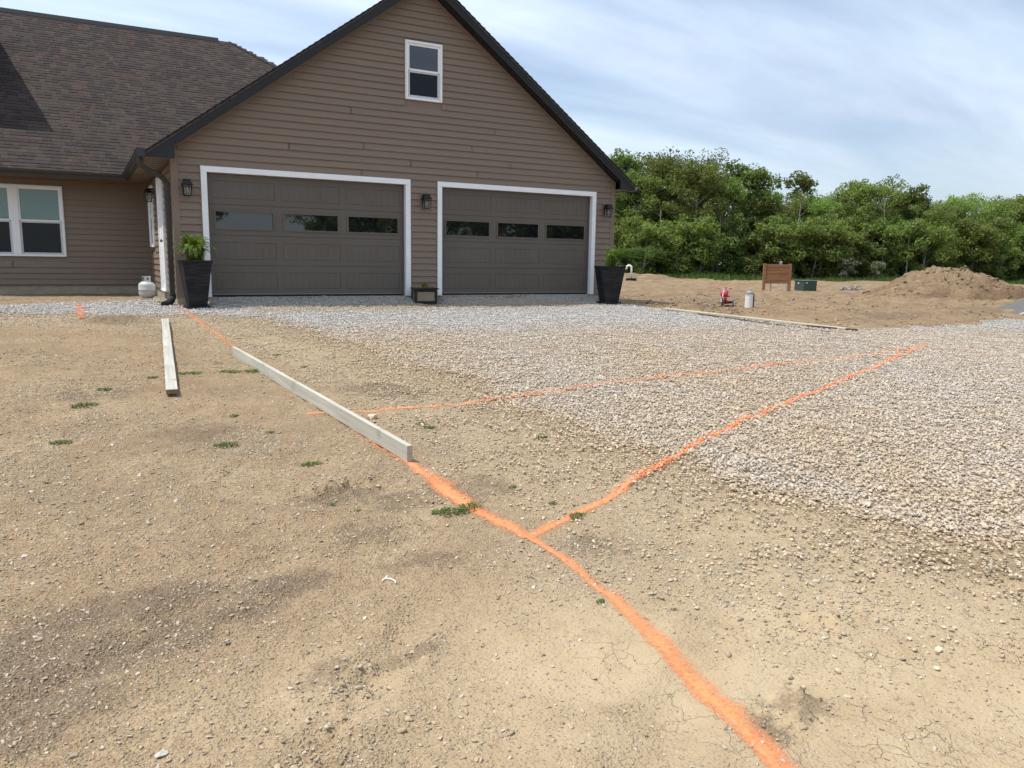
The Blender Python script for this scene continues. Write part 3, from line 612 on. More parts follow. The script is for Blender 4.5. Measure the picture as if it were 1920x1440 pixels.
# garage doors
def garage_door(T, label):
    x0, x1 = T; o0, o1 = x0+0.100, x1-0.100; zt = 2.186; yd = 0.095
    tr = MB(); tr.box(x0, o0, -0.036, 0.10, -0.012, zt); tr.box(o1, x1, -0.036, 0.10, -0.012, zt); tr.box(x0, x1, -0.036, 0.10, zt, TRT)
    t = tr.build('door_trim', m_white, house, bevel=0.003)
    ch = MB(); ch.box(x0-0.022, x0-0.001, -0.026, 0.0, 0.0, TRT+0.02); ch.box(x1+0.001, x1+0.022, -0.026, 0.0, 0.0, TRT+0.02); ch.box(x0-0.001, x1+0.001, -0.026, 0.0, TRT+0.001, TRT+0.02); ch.build('trim_channel', m_trimbrown, t)
    st = MB(); st.box(o0+0.001, o0+0.035, yd-0.03, yd+0.02, 0.0, zt); st.box(o1-0.035, o1-0.001, yd-0.03, yd+0.02, 0.0, zt); st.build('door_stop', m_door, t)
    door = MB(); n = 4; zb = 0.018; hs = (zt-zb)/n
    a, b = o0+0.03, o1-0.03
    door.box(a, b, yd+0.02, yd+0.05, zb, zt); d = door.build('garage_door', m_door, house); pr(d, label)
    w3 = (b-a)/3; fr = 0.085
    panes = []
    for i in range(n):
        za, zc = zb+i*hs+0.003, zb+(i+1)*hs-0.003; s = MB(); win = (i == 2)
        for j in range(3):
            pa, pb = a+j*w3, a+(j+1)*w3; ia, ib = (pa+fr+0.012, pb-fr-0.012) if win else (pa+0.062, pb-0.062); iz0, iz1 = (za+0.105, zc-0.125) if not win else (za+0.112, zc-0.112)
            ya, yc = yd-0.006, yd+0.02
            s.box(pa, ia, ya, yc, za, zc) if True else 0
            s.box(ib, pb, ya, yc, za, zc); s.box(ia, ib, ya, yc, za, iz0); s.box(ia, ib, ya, yc, iz1, zc)
            if win:
                f = MB(); q = 0.022
                f.box(ia-q, ib+q, ya-0.014, ya-0.001, iz0-q, iz0+0.012); f.box(ia-q, ib+q, ya-0.014, ya-0.001, iz1-0.012, iz1+q); f.box(ia-q, ia+0.012, ya-0.014, ya-0.001, iz0+0.012, iz1-0.012); f.box(ib-0.012, ib+q, ya-0.014, ya-0.001, iz0+0.012, iz1-0.012)
                f.build('window_frame', m_door, d, bevel=0.003)
                g = MB(); g.box(ia, ib, ya+0.012, ya+0.016, iz0, iz1); g.build('window_pane', m_glass, d)
            else:
                p = MB(); np_ = 9; pw = (ib-ia-0.012)/np_
                for q in range(np_): p.box(ia+0.006+q*pw+0.0014, ia+0.006+(q+1)*pw-0.0014, ya+0.0035, yc, iz0+0.004, iz1-0.004)
                p.box(ia+0.001, ib-0.001, ya+0.0065, yc-0.002, iz0+0.001, iz1-0.001)
                p.build('plank_panel', m_door, d, bevel=0.0025)
        s.build('door_section', m_door, d)
    sb = MB(); sb.box(a, b, yd-0.012, yd-0.0065, zb+0.012, zb+0.024); sb.build('bottom_rail', m_galv0, d)
    sb = MB(); sb.box(a, b, yd-0.005, yd+0.045, -0.011, zb-0.001); sb.build('bottom_seal', m_rubber, d)
garage_door(D1, 'taupe sectional garage door beside the tall planter with the fuller fern')
garage_door(D2, 'taupe sectional garage door nearer the wood')

def window_x(x0, x1, z0, z1, y, name, units, blind=False, parent=house, face=-1, axis='x', casing=0.055):
    """double-hung units in one white frame on a wall that faces -y (or -x)"""
    def T(m):
        if axis == 'y': m.v = [(y+(q[1]-0), q[0], q[2]) for q in m.v]
        else: m.v = [(q[0], y+q[1], q[2]) for q in m.v]
        return m
    m = MB(); c = casing
    m.box(x0, x0+c, -0.045, 0.0, z0, z1); m.box(x1-c, x1, -0.045, 0.0, z0, z1); m.box(x0+c, x1-c, -0.045, 0.0, z1-c, z1); m.box(x0+c, x1-c, -0.045, 0.0, z0, z0+c*0.8)
    m.box(x0+0.012, x0+c-0.012, -0.058, -0.0455, z0+0.012, z1-0.012); m.box(x1-c+0.012, x1-0.012, -0.058, -0.0455, z0+0.012, z1-0.012); m.box(x0+c-0.012, x1-c+0.012, -0.058, -0.0455, z1-c+0.012, z1-0.012)
    mu = 0.15; n = units; uw = (x1-x0-2*c-mu*(n-1))/n
    for i in range(1, n): xa = x0+c+i*uw+(i-1)*mu; m.box(xa, xa+mu, -0.05, 0.0, z0+c*0.8, z1-c)
    win = T(m).build(name, m_white, parent, bevel=0.003)
    for i in range(n):
        a = x0+c+i*(uw+mu); b = a+uw; zb, zt = z0+c*0.8, z1-c; zm = (zb+zt)/2+0.01
        s = MB(); f = 0.035; s.box(a, a+f, -0.030, -0.001, zm, zt); s.box(b-f, b, -0.030, -0.001, zm, zt); s.box(a+f, b-f, -0.030, -0.001, zt-f, zt); s.box(a+f, b-f, -0.036, -0.001, zm-0.012, zm+0.022); T(s).build('upper_sash', m_white, win)
        s = MB(); f = 0.042; s.box(a, a+f, -0.024, -0.001, zb, zm-0.0125); s.box(b-f, b, -0.024, -0.001, zb, zm-0.0125); s.box(a+f, b-f, -0.024, -0.001, zb, zb+f); s.box(a+f, b-f, -0.024, -0.001, zm-0.045, zm-0.0125); T(s).build('lower_sash', m_lowersash, win)
        p = MB(); p.box(a+0.03, b-0.03, -0.013, -0.009, zm+0.02, zt-0.03); T(p).build('pane', m_blind if blind else m_glass, win)
        p = MB(); p.box(a+0.03, b-0.03, -0.010, -0.006, zb+0.03, zm-0.044); T(p).build('pane', m_glass_side, win)
    return win
m_lowersash = mat_plain('grey_screen_frame', (0.52, 0.53, 0.53), 0.45, 0.4, var=0.05)
pr(window_x(WX0, WX1, WZ0, WZ1, -0.001, 'window', 1), 'single white window high in the gable')
pr(window_x(WIN[0], WIN[1], WIN[2], WIN[3], YB-0.001, 'window', 2, True), 'double white window with teal blinds half down')
pr(window_x(SWIN[0], SWIN[1], SWIN[2], SWIN[3], XL-0.001, 'window', 1, axis='y'), 'white window in the narrow side wall')
# side door
m = MB(); y0, y1, z0, z1 = SDOOR; c = 0.09
m.box(XL-0.05, XL, y0, y0+c, z0, z1); m.box(XL-0.05, XL, y1-c, y1, z0, z1); m.box(XL-0.05, XL, y0+c, y1-c, z1-c, z1); m.box(XL-0.07, XL, y0+c, y1-c, z0-0.03, z0)
sd = m.build('side_door', m_white, house, bevel=0.003)
m = MB(); m.box(XL-0.03, XL-0.001, y0+c, y1-c, z0+0.001, z1-c-0.001)
for za, zc in ((0.2, 0.9), (1.05, 1.95)):
    for ya, yc in ((y0+c+0.10, (y0+y1)/2-0.05), ((y0+y1)/2+0.05, y1-c-0.10)): m.box(XL-0.036, XL-0.0305, ya, yc, za, zc)
m.build('door_leaf', m_white, sd, bevel=0.003)
m = MB(); m.lathe([(0.012, 0), (0.012, 0.03), (0.028, 0.035), (0.03, 0.055), (0.018, 0.065)], 12, (0, 0, 0)); m.xform(Matrix.Translation((XL-0.031, y0+c+0.07, 1.0)) @ Matrix.Rotation(-PI/2, 4, 'Y')); m.build('door_knob', m_gutter, sd, smooth=True)

# roofs, fascia, soffits
OH = 0.285; EL, ER = -0.885, 9.275
m = MB()
for e in (EL, ER):
    m.prism([(XM, -OH-0.02, TOPZ), (e, -OH-0.02, roof_top(e)), (e, -OH-0.02, roof_top(e)-0.05), (XM, -OH-0.02, TOPZ-0.05)], (0, 10.4, 0))
groof = m.build('garage_roof', m_roofplain, house)
for e, s in ((EL, 1), (ER, -1)):      # shingle butts showing along the rake
    n = 46; m = MB()
    for i in range(n):
        xa = XM+(e-XM)*i/n; xb = XM+(e-XM)*(i+1)/n; z_a, z_b = roof_top(xa), roof_top(xb)
        m.prism([(xa, -OH-0.034, z_a+0.006), (xb, -OH-0.034, z_b+0.020), (xb, -OH-0.034, z_b-0.015), (xa, -OH-0.034, z_a-0.015)], (0, 0.3, 0))
    m.build('rake_shingles', m_roofedge, groof)
    f = MB(); q = XL+0.03 if s > 0 else XR-0.03; zt = lambda x: roof_top(x)-0.016; zl = lambda x: roof_top(x)-0.195
    f.prism([(XM, -OH, zt(XM)), (e, -OH, zt(e)), (e, -OH, 2.345), (q, -OH, 2.345), (q, -OH, zl(q)), (XM, -OH, zl(XM))], (0, 0.03, 0))
    f.prism([(XM, -OH-0.014, zt(XM)), (e, -OH-0.014, zt(e)), (e, -OH-0.014, zt(e)-0.055), (XM, -OH-0.014, zt(XM)-0.055)], (0, 0.0135, 0))
    f.prism([(XM, -OH-0.007, zt(XM)-0.0555), (e, -OH-0.007, zt(e)-0.0555), (e+0.1*s, -OH-0.007, zt(e+0.1*s)-0.12), (XM, -OH-0.007, zt(XM)-0.12)], (0, 0.0065, 0))
    f.build('rake_fascia', m_fascia, house)
    u = MB(); u.prism([(XM, -OH+0.031, zl(XM)+0.02), (q, -OH+0.031, zl(q)+0.02), (q, -OH+0.031, zl(q)+0.005), (XM, -OH+0.031, zl(XM)+0.005)], (0, OH-0.04, 0)); u.build('rake_soffit', m_fascia, house)
    fr = MB(); fr.prism([(XM, -0.028, zl(XM)+0.004), (q, -0.028, zl(q)+0.004), (q, -0.028, zl(q)-0.030), (XM, -0.028, zl(XM)-0.030)], (0, 0.01, 0)); fr.build('frieze_trim', m_trimbrown, house)
m = MB(); m.box(EL, XL-0.023, -OH+0.031, YB, 2.36, 2.375)
for i in range(16): m.box(EL+0.01, XL-0.03, -OH+0.05+i*0.36, -OH+0.06+i*0.36, 2.353, 2.36)
m.build('soffit', m_soffit, house)
m = MB(); m.box(-12, EL-0.001, 4.90, YB, 2.36, 2.375)
for i in range(2): m.box(-12, EL-0.001, 5.10+i*0.25, 5.11+i*0.25, 2.353, 2.36)
m.build('soffit', m_soffit, house)
m = MB(); m.box(XR+0.023, ER, -OH+0.031, 10, 2.36, 2.375); m.build('soffit', m_soffit, house)
for q in ((EL, EL+0.02, -OH+0.031, 4.9, 2.376, 2.44), (-12, EL-0.001, 4.90, 4.92, 2.376, 2.46), (ER-0.02, ER, -OH+0.031, 10, 2.376, 2.43)): m = MB(); m.box(*q); m.build('eave_fascia', m_gutter, house)
def gutter(p0, p1, out):
    d = Vector(p1)-Vector(p0); o = Vector(out); P = lambda a, z: Vector(p0)+o*a+Vector((0, 0, z)); m = MB()
    prof = [(0, 0), (0.07, 0), (0.085, 0.045), (0.115, 0.085), (0.118, 0.12), (0.128, 0.12), (0.128, 0.13), (0.108, 0.13), (0.108, 0.09), (0.078, 0.05), (0.064, 0.008), (0.008, 0.008), (0.008, 0.12), (0, 0.12)]
    m.prism([P(a, z) for a, z in prof], d); return m.build('gutter', m_gutter, house)
gl = gutter((EL-0.001, -OH, 2.352), (EL-0.001, 4.895, 2.356), (-1, 0, 0)); m = MB(); m.box(EL-0.125, EL-0.002, -OH-0.006, -OH-0.001, 2.352, 2.478); m.build('end_cap', m_gutter, gl)
gutter((-12, 4.899, 2.354), (EL-0.002, 4.899, 2.354), (0, -1, 0)); gutter((ER+0.001, -OH, 2.345), (ER+0.001, 10, 2.345), (1, 0, 0))
# downspout on the corner
def duct(name, path, w, d, mat, parent):
    m = MB(); P = [Vector(p) for p in path]; b = 0; R = []
    for i, p in enumerate(P):
        t = ((P[min(i+1, len(P)-1)]-p).normalized()+(p-P[max(i-1, 0)]).normalized()).normalized()
        u = Vector((0, 1, 0)); u = (u-t*u.dot(t)).normalized(); v = t.cross(u)
        R.append([p+u*w*a+v*d*b_ for a, b_ in ((-.5, -.42), (-.42, -.5), (.42, -.5), (.5, -.42), (.5, .42), (.42, .5), (-.42, .5), (-.5, .42))])
    for r_ in R: m.v += [tuple(q) for q in r_]
    n = 8
    for i in range(len(P)-1):
        for k in range(n): m.f.append((i*n+k, i*n+(k+1) % n, (i+1)*n+(k+1) % n, (i+1)*n+k)); m.m.append(0)
    m.f.append(tuple(range(n-1, -1, -1))); m.m.append(0); m.f.append(tuple(range((len(P)-1)*n, len(P)*n))); m.m.append(0)
    return m.build(name, mat, parent)
XD = XL-0.075
dsp = duct('downspout', [(-0.945, 0.02, 2.36), (-0.945, 0.02, 2.27), (-0.925, 0.03, 2.215), (-0.86, 0.05, 2.175), (-0.66, 0.12, 2.09), (-0.59, 0.14, 2.04), (XD, 0.155, 1.97), (XD, 0.155, 1.2), (XD, 0.155, 0.0)], 0.075, 0.085, m_gutter, house)
m = MB(); m.tube([(XD, 0.155, 0.03), (XD, 0.15, -0.02), (XD-0.03, 0.10, -0.07), (XD-0.10, 0.0, -0.115), (XD-0.16, -0.09, -0.14)], [0.052, 0.056, 0.062, 0.066, 0.07], 14); m.build('downspout_boot', m_rubber, dsp)
m = MB()
for zz in (0.5, 1.7): m.box(XD-0.046, XL, 0.112, 0.198, zz, zz+0.03)
m.build('strap', m_gutter, dsp)
# main roof of the wing
RE, RZ = 4.82, 2.452                      # lower edge of the slope (top surface)
rz = lambda y: RZ+SL*(y-RE)
YR_ = 11.43; ZR_ = rz(YR_); XH = 2.49
m = MB()
m.poly([(-12, RE, RZ-0.02), (EL, RE, RZ-0.02), (XM, RE+(XM-EL), rz(RE+(XM-EL))-0.02), (XH+2.0, YR_-2.0, rz(YR_-2.0)-0.02), (XH, YR_, ZR_-0.02), (-12, YR_, ZR_-0.02)])
m.poly([(-12, YR_, ZR_-0.02), (XH, YR_, ZR_-0.02), (XH+6.5, YR_+6.5, RZ), (-12, YR_+6.5, RZ)])
m.poly([(XH, YR_, ZR_-0.02), (XH+2.0, YR_-2.0, rz(YR_-2.0)-0.02), (XH+6.5, YR_-2.0, 3.0), (XH+6.5, YR_+6.5, RZ)])
mroof = m.build('wing_roof', m_roofedge, house)
# shingles: nearest 300 as pieces, the rest joined
EXP = 0.1435; ca = 1/math.sqrt(1+SL*SL); sa = SL*ca
def sh_geom(w, ln, th): return [(0, 0, 0.001), (w, 0, 0.001), (w, ln, 0.0), (0, ln, 0.0), (0, 0, th), (w, 0, th), (w, ln, 0.003), (0, ln, 0.003)]
SHM = Matrix(((1, 0, 0, 0), (0, ca, -sa, 0), (0, sa, ca, 0), (0, 0, 0, 1)))
WID = [0.10, 0.14, 0.18, 0.24]
sh_mesh = {}
def shingle_mesh(wi, ci):
    if (wi, ci) not in sh_mesh:
        mm = MB(); mm.hexa(sh_geom(WID[wi]-0.003, EXP+0.03, 0.009 if ci % 2 else 0.014)); me = mm.mesh('shingle', m_shingle)
        a = me.color_attributes.new('tint', 'FLOAT_COLOR', 'POINT')
        for d in a.data: d.color = (*SH_COLS[ci], 1)
        sh_mesh[(wi, ci)] = me
    return sh_mesh[(wi, ci)]
allsh = []
nrow = int((YR_-RE)/ca/EXP)+1
for r in range(nrow):
    s = r*EXP; yy = RE+s*ca; xx = -4.9-random.random()*0.3; lim = min(EL+(yy-RE)*1.02+0.5, XH+(YR_-yy)-0.02)
    while xx < lim:
        wi = random.choice((0, 1, 1, 2, 2, 3)); ci = random.choices(range(8), (5, 5, 4, 2.2, 4, 3, 4, 2.5))[0]
        if s+EXP < (YR_-RE)/ca-0.02: allsh.append((s, xx, yy, wi, ci))
        xx += WID[wi]
def visible_key(q):
    return (q[2]-CAM[1])+(0 if q[1] > -3.7 and q[1] < EL+(q[2]-RE)*1.02 else 100)
allsh.sort(key=visible_key)
for s, xx, yy, wi, ci in allsh[:300]:
    o = link('shingle', shingle_mesh(wi, ci), mroof); o.matrix_local = Matrix.Translation((xx, yy, rz(yy))) @ SHM
vv, ff, cc = [], [], []
for s, xx, yy, wi, ci in allsh[300:]:
    b = len(vv); Mx = Matrix.Translation((xx, yy, rz(yy))) @ SHM
    vv += [tuple(Mx @ Vector(p)) for p in sh_geom(WID[wi]-0.003, EXP+0.03, 0.009 if ci % 2 else 0.014)]; cc += [(*SH_COLS[ci], 1)]*8
    ff += [tuple(b+i for i in f) for f in ((3, 2, 1, 0), (4, 5, 6, 7), (0, 1, 5, 4), (1, 2, 6, 5), (2, 3, 7, 6), (3, 0, 4, 7))]
me = bpy.data.meshes.new('upper_shingles'); me.from_pydata(vv, [], ff); me.materials.append(m_shingle)
a = me.color_attributes.new('tint', 'FLOAT_COLOR', 'POINT'); a.data.foreach_set('color', np.array(cc, np.float32).ravel())
pr(link('upper_shingles', me, mroof), kind='stuff')
# ridge vent, hip caps
m = MB(); m.prism([(-12, YR_-0.17, ZR_-0.10), (-12, YR_, ZR_+0.055), (-12, YR_+0.17, ZR_-0.10), (-12, YR_, ZR_+0.005)], (12+XH-0.32, 0, 0)); m.build('ridge_vent', m_roofedge, mroof)
for i in range(26):
    t0 = i*0.155; p = Vector((XH+t0, YR_-t0, rz(YR_-t0))); q = Vector((XH+t0+0.19, YR_-t0-0.19, rz(YR_-t0-0.19)))
    m = MB(); w = 0.09; dn = Vector((-0.05, -0.10, -0.055)); de = Vector((0.10, 0.05, -0.055)); u = Vector((0, 0, 0.022)); lo_ = Vector((0, 0, 0.008))
    m.poly([p+lo_, q+u, q+u+dn, p+lo_+dn]); m.poly([p+lo_, p+lo_+de, q+u+de, q+u]); m.poly([q+u, q+u+de, q+u+dn])
    me = m.mesh('hip_cap', m_shingle); a = me.color_attributes.new('tint', 'FLOAT_COLOR', 'POINT')
    for d in a.data: d.color = (*SH_COLS[random.choice((2, 4, 6))], 1)
    link('hip_cap', me, mroof)
# taller block of the house to the left, out of the frame; its eave throws the shadow on the roof
m = MB(); m.box(-10.5, -4.0, 6.95, 15, 2.4, 6.75); m.build('upper_wall', m_siding, house)
m = MB(); ex, ey, ez = -3.66, 6.62, 6.66
m.poly([(-10.9, ey, ez), (ex, ey, ez), (-7.2, ey+3.5, ez+2.5)]); m.poly([(ex, ey, ez), (ex, 15.4, ez), (-7.2, 12, ez+2.5), (-7.2, ey+3.5, ez+2.5)]); m.poly([(ex, 15.4, ez), (-10.9, 15.4, ez), (-7.2, 12, ez+2.5)]); m.poly([(-10.9, 15.4, ez), (-10.9, ey, ez), (-7.2, ey+3.5, ez+2.5), (-7.2, 12, ez+2.5)]); m.poly([(-10.9, ey, ez-0.1), (-10.9, 15.4, ez-0.1), (ex, 15.4, ez-0.1), (ex, ey, ez-0.1)])
m.prism([(-10.9, ey, ez-0.1), (ex, ey, ez-0.1), (ex, ey, ez), (-10.9, ey, ez)], (0, 0.02, 0)); m.prism([(ex-0.02, ey+0.02, ez-0.1), (ex, ey+0.02, ez-0.1), (ex, ey+0.02, ez), (ex-0.02, ey+0.02, ez)], (0, 8.7, 0))
m.build('upper_roof', m_roofplain, house)

# ------------------------------------------------------------------ wall lanterns
m_black = mat_plain('black_powder_coat', (0.006, 0.006, 0.007), 0.5, 0.35, var=0.15)
def make_lampglass():
    t = NT('clear_lamp_glass'); p = t.bsdf((0.30, 0.30, 0.28), 0.08, 0.5, link=False); tr = t.n('ShaderNodeBsdfTransparent'); tr.inputs[0].default_value = (0.92, 0.93, 0.92, 1)
    mx = t.n('ShaderNodeMixShader'); mx.inputs[0].default_value = 0.42; t.l(tr.outputs[0], mx.inputs[1]); t.l(p.outputs[0], mx.inputs[2]); t.l(mx.outputs[0], t.out.inputs[0]); return t.mat
m_lampglass = make_lampglass(); m_bulb = mat_plain('frosted_bulb', (0.62, 0.61, 0.56), 0.3, 0.5, var=0.05)
def lantern(loc, rz, label, block=True):
    r = empty('wall_lantern', loc, rz, label, 'lantern', 'black wall lanterns on the garage')
    if block: m = MB(); m.box(-0.085, 0.085, -0.022, 0.0, -0.06, 0.13); m.build('mounting_block', m_trimbrown, r, bevel=0.004)
    m = MB(); m.box(-0.055, 0.055, -0.036, -0.0225, -0.03, 0.10); m.build('back_plate', m_black, r, bevel=0.004)
    m = MB(); y = -0.125; w = 0.083
    m.hexa([(-w, y-w, 0.03), (w, y-w, 0.03), (w, y+w, 0.03), (-w, y+w, 0.03), (-0.06, y-0.055, 0.085), (0.06, y-0.055, 0.085), (0.06, y+0.055, 0.085), (-0.06, y+0.055, 0.085)])
    m.box(-w-0.006, w+0.006, y-w-0.006, y+w+0.006, 0.018, 0.0295); m.box(-0.058, 0.058, y-0.052, -0.0365, 0.0855, 0.112); m.build('cap', m_black, r, bevel=0.002)
    m = MB(); wt, wb = 0.072, 0.056
    for sx in (-1, 1):
        for sy in (-1, 1): m.tube([(sx*wt, y+sy*wt, 0.02), (sx*wb, y+sy*wb, -0.165)], 0.006, 6)
    for z, w_ in ((-0.012, 0.070), (-0.165, 0.056)):
        for p, q in (((-1, -1), (1, -1)), ((1, -1), (1, 1)), ((1, 1), (-1, 1)), ((-1, 1), (-1, -1))): m.tube([(p[0]*w_, y+p[1]*w_, z), (q[0]*w_, y+q[1]*w_, z)], 0.005, 6)
    for s in (-1, 1): m.tube([(s*0.022, y-wt, 0.02), (s*0.019, y-wb, -0.165)], 0.004, 5); m.tube([(s*wt, y-0.02, 0.02), (s*wb, y-0.02, -0.165)], 0.004, 5)
    m.build('cage', m_black, r)
    m = MB(); a, b = 0.062, 0.048; m.hexa([(-b, y-b, -0.163), (b, y-b, -0.163), (b, y+b, -0.163), (-b, y+b, -0.163), (-a, y-a, 0.015), (a, y-a, 0.015), (a, y+a, 0.015), (-a, y+a, 0.015)]); m.build('glass', m_lampglass, r)
    m = MB(); m.lathe([(0.012, 0.012), (0.013, -0.02), (0.026, -0.055), (0.028, -0.085), (0.012, -0.112), (0.002, -0.115)], 12, (0, y, 0)); m.build('bulb', m_bulb, r, smooth=True)
    return r
lantern((-0.245, -0.02, 1.915), 0, 'black wall lantern left of the garage doors above the bushy fern')
lantern((4.215, -0.02, 1.895), 0, 'black wall lantern on the pillar between the two garage doors')
lantern((8.665, -0.02, 1.905), 0, 'black wall lantern at the garage corner nearest the wood')
lantern((XL-0.02, 3.35, 1.99), -PI/2, 'black wall lantern on the side wall behind the downspout', False)

# ------------------------------------------------------------------ planters, tank
m_pot = None
def make_pot():
    t = NT('black_fibre_planter'); P = t.pos(True); n = t.noise(t.map(P, (4, 4, 30)), 1.0, 5, 0.65)
    c = t.mix(t.ramp(n, [(0.45, 0.0), (0.7, 1.0)]), (0.010, 0.0105, 0.012), (0.034, 0.036, 0.040)); t.bsdf(c, 0.5, 0.22); return t.mat
m_pot = make_pot(); m_soil = mat_plain('potting_soil', (0.035, 0.025, 0.018), 0.95, 0.1, var=0.3, sc=30)
def tz(x, y): return float(terrain(x, y))
def planter(x, y, rz, h, label, s=1.0):
    r = empty('planter', (x, y, tz(x, y)+0.012), rz, label, 'planter', 'tall black tapered planters')
    a, b, t = 0.148*s, 0.235*s, 0.03
    m = MB(); m.box(-a-0.045, a+0.045, -a-0.045, a+0.045, 0, 0.045); m.build('base_tray', m_pot, r, bevel=0.006)
    m = MB(); m.hexa([(-a, -a, 0.046), (a, -a, 0.046), (a, a, 0.046), (-a, a, 0.046), (-b, -b, h-0.02), (b, -b, h-0.02), (b, b, h-0.02), (-b, b, h-0.02)]); m.build('pot_body', m_pot, r, bevel=0.006)
    m = MB(); c = b+0.010
    m.box(-c, c, -c, -c+t, h-0.019, h+0.02); m.box(-c, c, c-t, c, h-0.019, h+0.02); m.box(-c, -c+t, -c+t, c-t, h-0.019, h+0.02); m.box(c-t, c, -c+t, c-t, h-0.019, h+0.02); m.build('rim', m_pot, r, bevel=0.004)
    m = MB(); m.box(-b+0.025, b-0.025, -b+0.025, b-0.025, h-0.0195, h+0.004); m.build('soil', m_soil, r)
    return r
def leaf_mesh(name, quads, tints, mat):
    me = bpy.data.meshes.new(name); n = len(quads); v = np.asarray(quads, np.float32).reshape(-1, 3); me.vertices.add(n*4); me.vertices.foreach_set('co', v.ravel())
    me.loops.add(n*4); me.loops.foreach_set('vertex_index', np.arange(n*4, dtype=np.int32)); me.polygons.add(n); me.polygons.foreach_set('loop_start', np.arange(0, n*4, 4, dtype=np.int32)); me.update(calc_edges=True)
    a = me.attributes.new('tint', 'FLOAT', 'POINT'); a.data.foreach_set('value', np.repeat(np.asarray(tints, np.float32), 4)); me.materials.append(mat); return me
def fern(loc, label, nf, spread, height, lean, seed, cat='fern', leaf=0.045):
    r = random.Random(seed); root = empty('fern', loc, 0, label, cat)
    Q, T = [], []; st = MB()
    for i in range(nf):
        a = r.uniform(0, 2*PI); el = r.uniform(0.25, 1.0); L = r.uniform(0.7, 1.1); base = Vector((r.uniform(-.06, .06), r.uniform(-.06, .06), 0)); d = Vector((math.cos(a), math.sin(a), 0)); path = []
        for k in range(13):
            t = k/12; out = spread*L*t*(0.35+0.65*(1-el))+lean.length*t*t*0.8; zz = height*L*(math.sin(t*PI*(0.5+0.45*(1-el)))*(0.35+0.65*el))
            path.append(base+d*out*0.9+lean*t*t+Vector((0, 0, zz)))
        st.tube(path[::3]+[path[-1]] if (len(path)-1) % 3 else path[::3], 0.0028, 4, False); tn = r.uniform(0.1, 0.9)
        for k in range(1, 13):
            p = path[k]; tg = (path[k]-path[k-1]).normalized(); sd_ = tg.cross(Vector((0, 0, 1)));  sd_ = sd_.normalized() if sd_.length > 1e-3 else Vector((1, 0, 0))
            for off in (0, 0.5):
                pp = p+(path[k-1]-p)*off
                for s in (-1, 1):
                    ln = leaf*(1.35-0.95*(k-off)/12)*r.uniform(.85, 1.15); w = ln*0.24; di = (sd_*s+tg*0.35+Vector((0, 0, r.uniform(-.35, .15)))).normalized(); wv = tg*w
                    Q.append([pp-wv*0.6, pp+di*ln*0.5-wv, pp+di*ln, pp+di*ln*0.5+wv]); T.append(min(1, max(0, tn+r.uniform(-.25, .25))))
    link('fronds', leaf_mesh('fronds', Q, T, m_fern), root); st.build('stems', m_fern, root); return root
pl = planter(-0.215, -0.47, math.radians(3), 0.80, 'tall black planter standing next to the downspout corner')
fern((-0.215, -0.47, pl.location.z+0.80), 'bushy green fern growing from the planter by the downspout', 70, 0.50, 0.52, Vector((0.02, -0.02, -0.03)), 3, leaf=0.060)
pl2 = planter(8.22, -0.90, math.radians(2), 0.80, 'tall black planter at the garage corner nearest the wood', 1.02)
fern((8.22, -0.90, pl2.location.z+0.80), 'wind-swept fern leaning out of the planter nearest the wood', 50, 0.30, 0.56, Vector((0.66, -0.28, -0.08)), 8, leaf=0.060)
# low square planter box between the doors
bx, by = 4.06, -0.40; r = empty('planter_box', (bx, by, tz(bx, by)+0.012), math.radians(-14), 'low black planter box with tan panels between the garage doors', 'planter')
m_tan = mat_plain('tan_panel', (0.235, 0.185, 0.125), 0.6, 0.3, var=0.1, sc=6)
w = 0.225; h = 0.29
m = MB()
for sx in (-1, 1):
    for sy in (-1, 1): m.box(sx*w-(0.05 if sx > 0 else 0), sx*w+(0.05 if sx < 0 else 0), sy*w-(0.05 if sy > 0 else 0), sy*w+(0.05 if sy < 0 else 0), 0, h)
m.build('corner_posts', m_pot, r, bevel=0.003)
m = MB()
for za, zc in ((0.0, 0.06), (h-0.05, h)):
    for s in (-1, 1): m.box(-w+0.05, w-0.05, min(s*w*0.985, s*w*0.9), max(s*w*0.985, s*w*0.9), za+0.001, zc-0.001); m.box(min(s*w*0.985, s*w*0.9), max(s*w*0.985, s*w*0.9), -w+0.05, w-0.05, za+0.001, zc-0.001)
m.build('rails', m_pot, r)
for i in range(4):
    m = MB(); m.box(-w+0.051, w-0.051, -w+0.015, -w+0.022, 0.06, h-0.05); m.xform(Matrix.Rotation(i*PI/2, 4, 'Z')); m.build('side_panel', m_tan, r)
m = MB(); c = w+0.03; t = 0.07
m.box(-c, c, -c, -c+t, h+0.001, h+0.024); m.box(-c, c, c-t, c, h+0.001, h+0.024); m.box(-c, -c+t, -c+t, c-t, h+0.001, h+0.024); m.box(c-t, c, -c+t, c-t, h+0.001, h+0.024); m.build('rim', m_pot, r, bevel=0.003)
m = MB(); m.box(-w+0.03, w-0.03, -w+0.03, w-0.03, h-0.06, h+0.004); m.build('soil', m_soil, r)
Q, T = [], []; rr = random.Random(5)
for i in range(170):
    a = rr.uniform(0, 2*PI); q = rr.uniform(0.03, 0.19); p = Vector((math.cos(a)*q, math.sin(a)*q, h+0.01+rr.uniform(0, 0.05)*(1-q*3))); d = Vector((math.cos(a+rr.uniform(-1, 1)), math.sin(a+rr.uniform(-1, 1)), rr.uniform(-.1, .6))).normalized()*rr.uniform(.05, .10); s = d.cross(Vector((0, 0, 1))).normalized()*rr.uniform(.008, .02)
    Q.append([p, p+d*.5-s, p+d, p+d*.5+s]); T.append(rr.random())
wp = empty('withered_plant', r.location, 0, 'half withered plant lying over the low planter box', 'plant'); link('dead_leaves', leaf_mesh('dead_leaves', Q, T, m_dead), wp)
Q, T = [], []
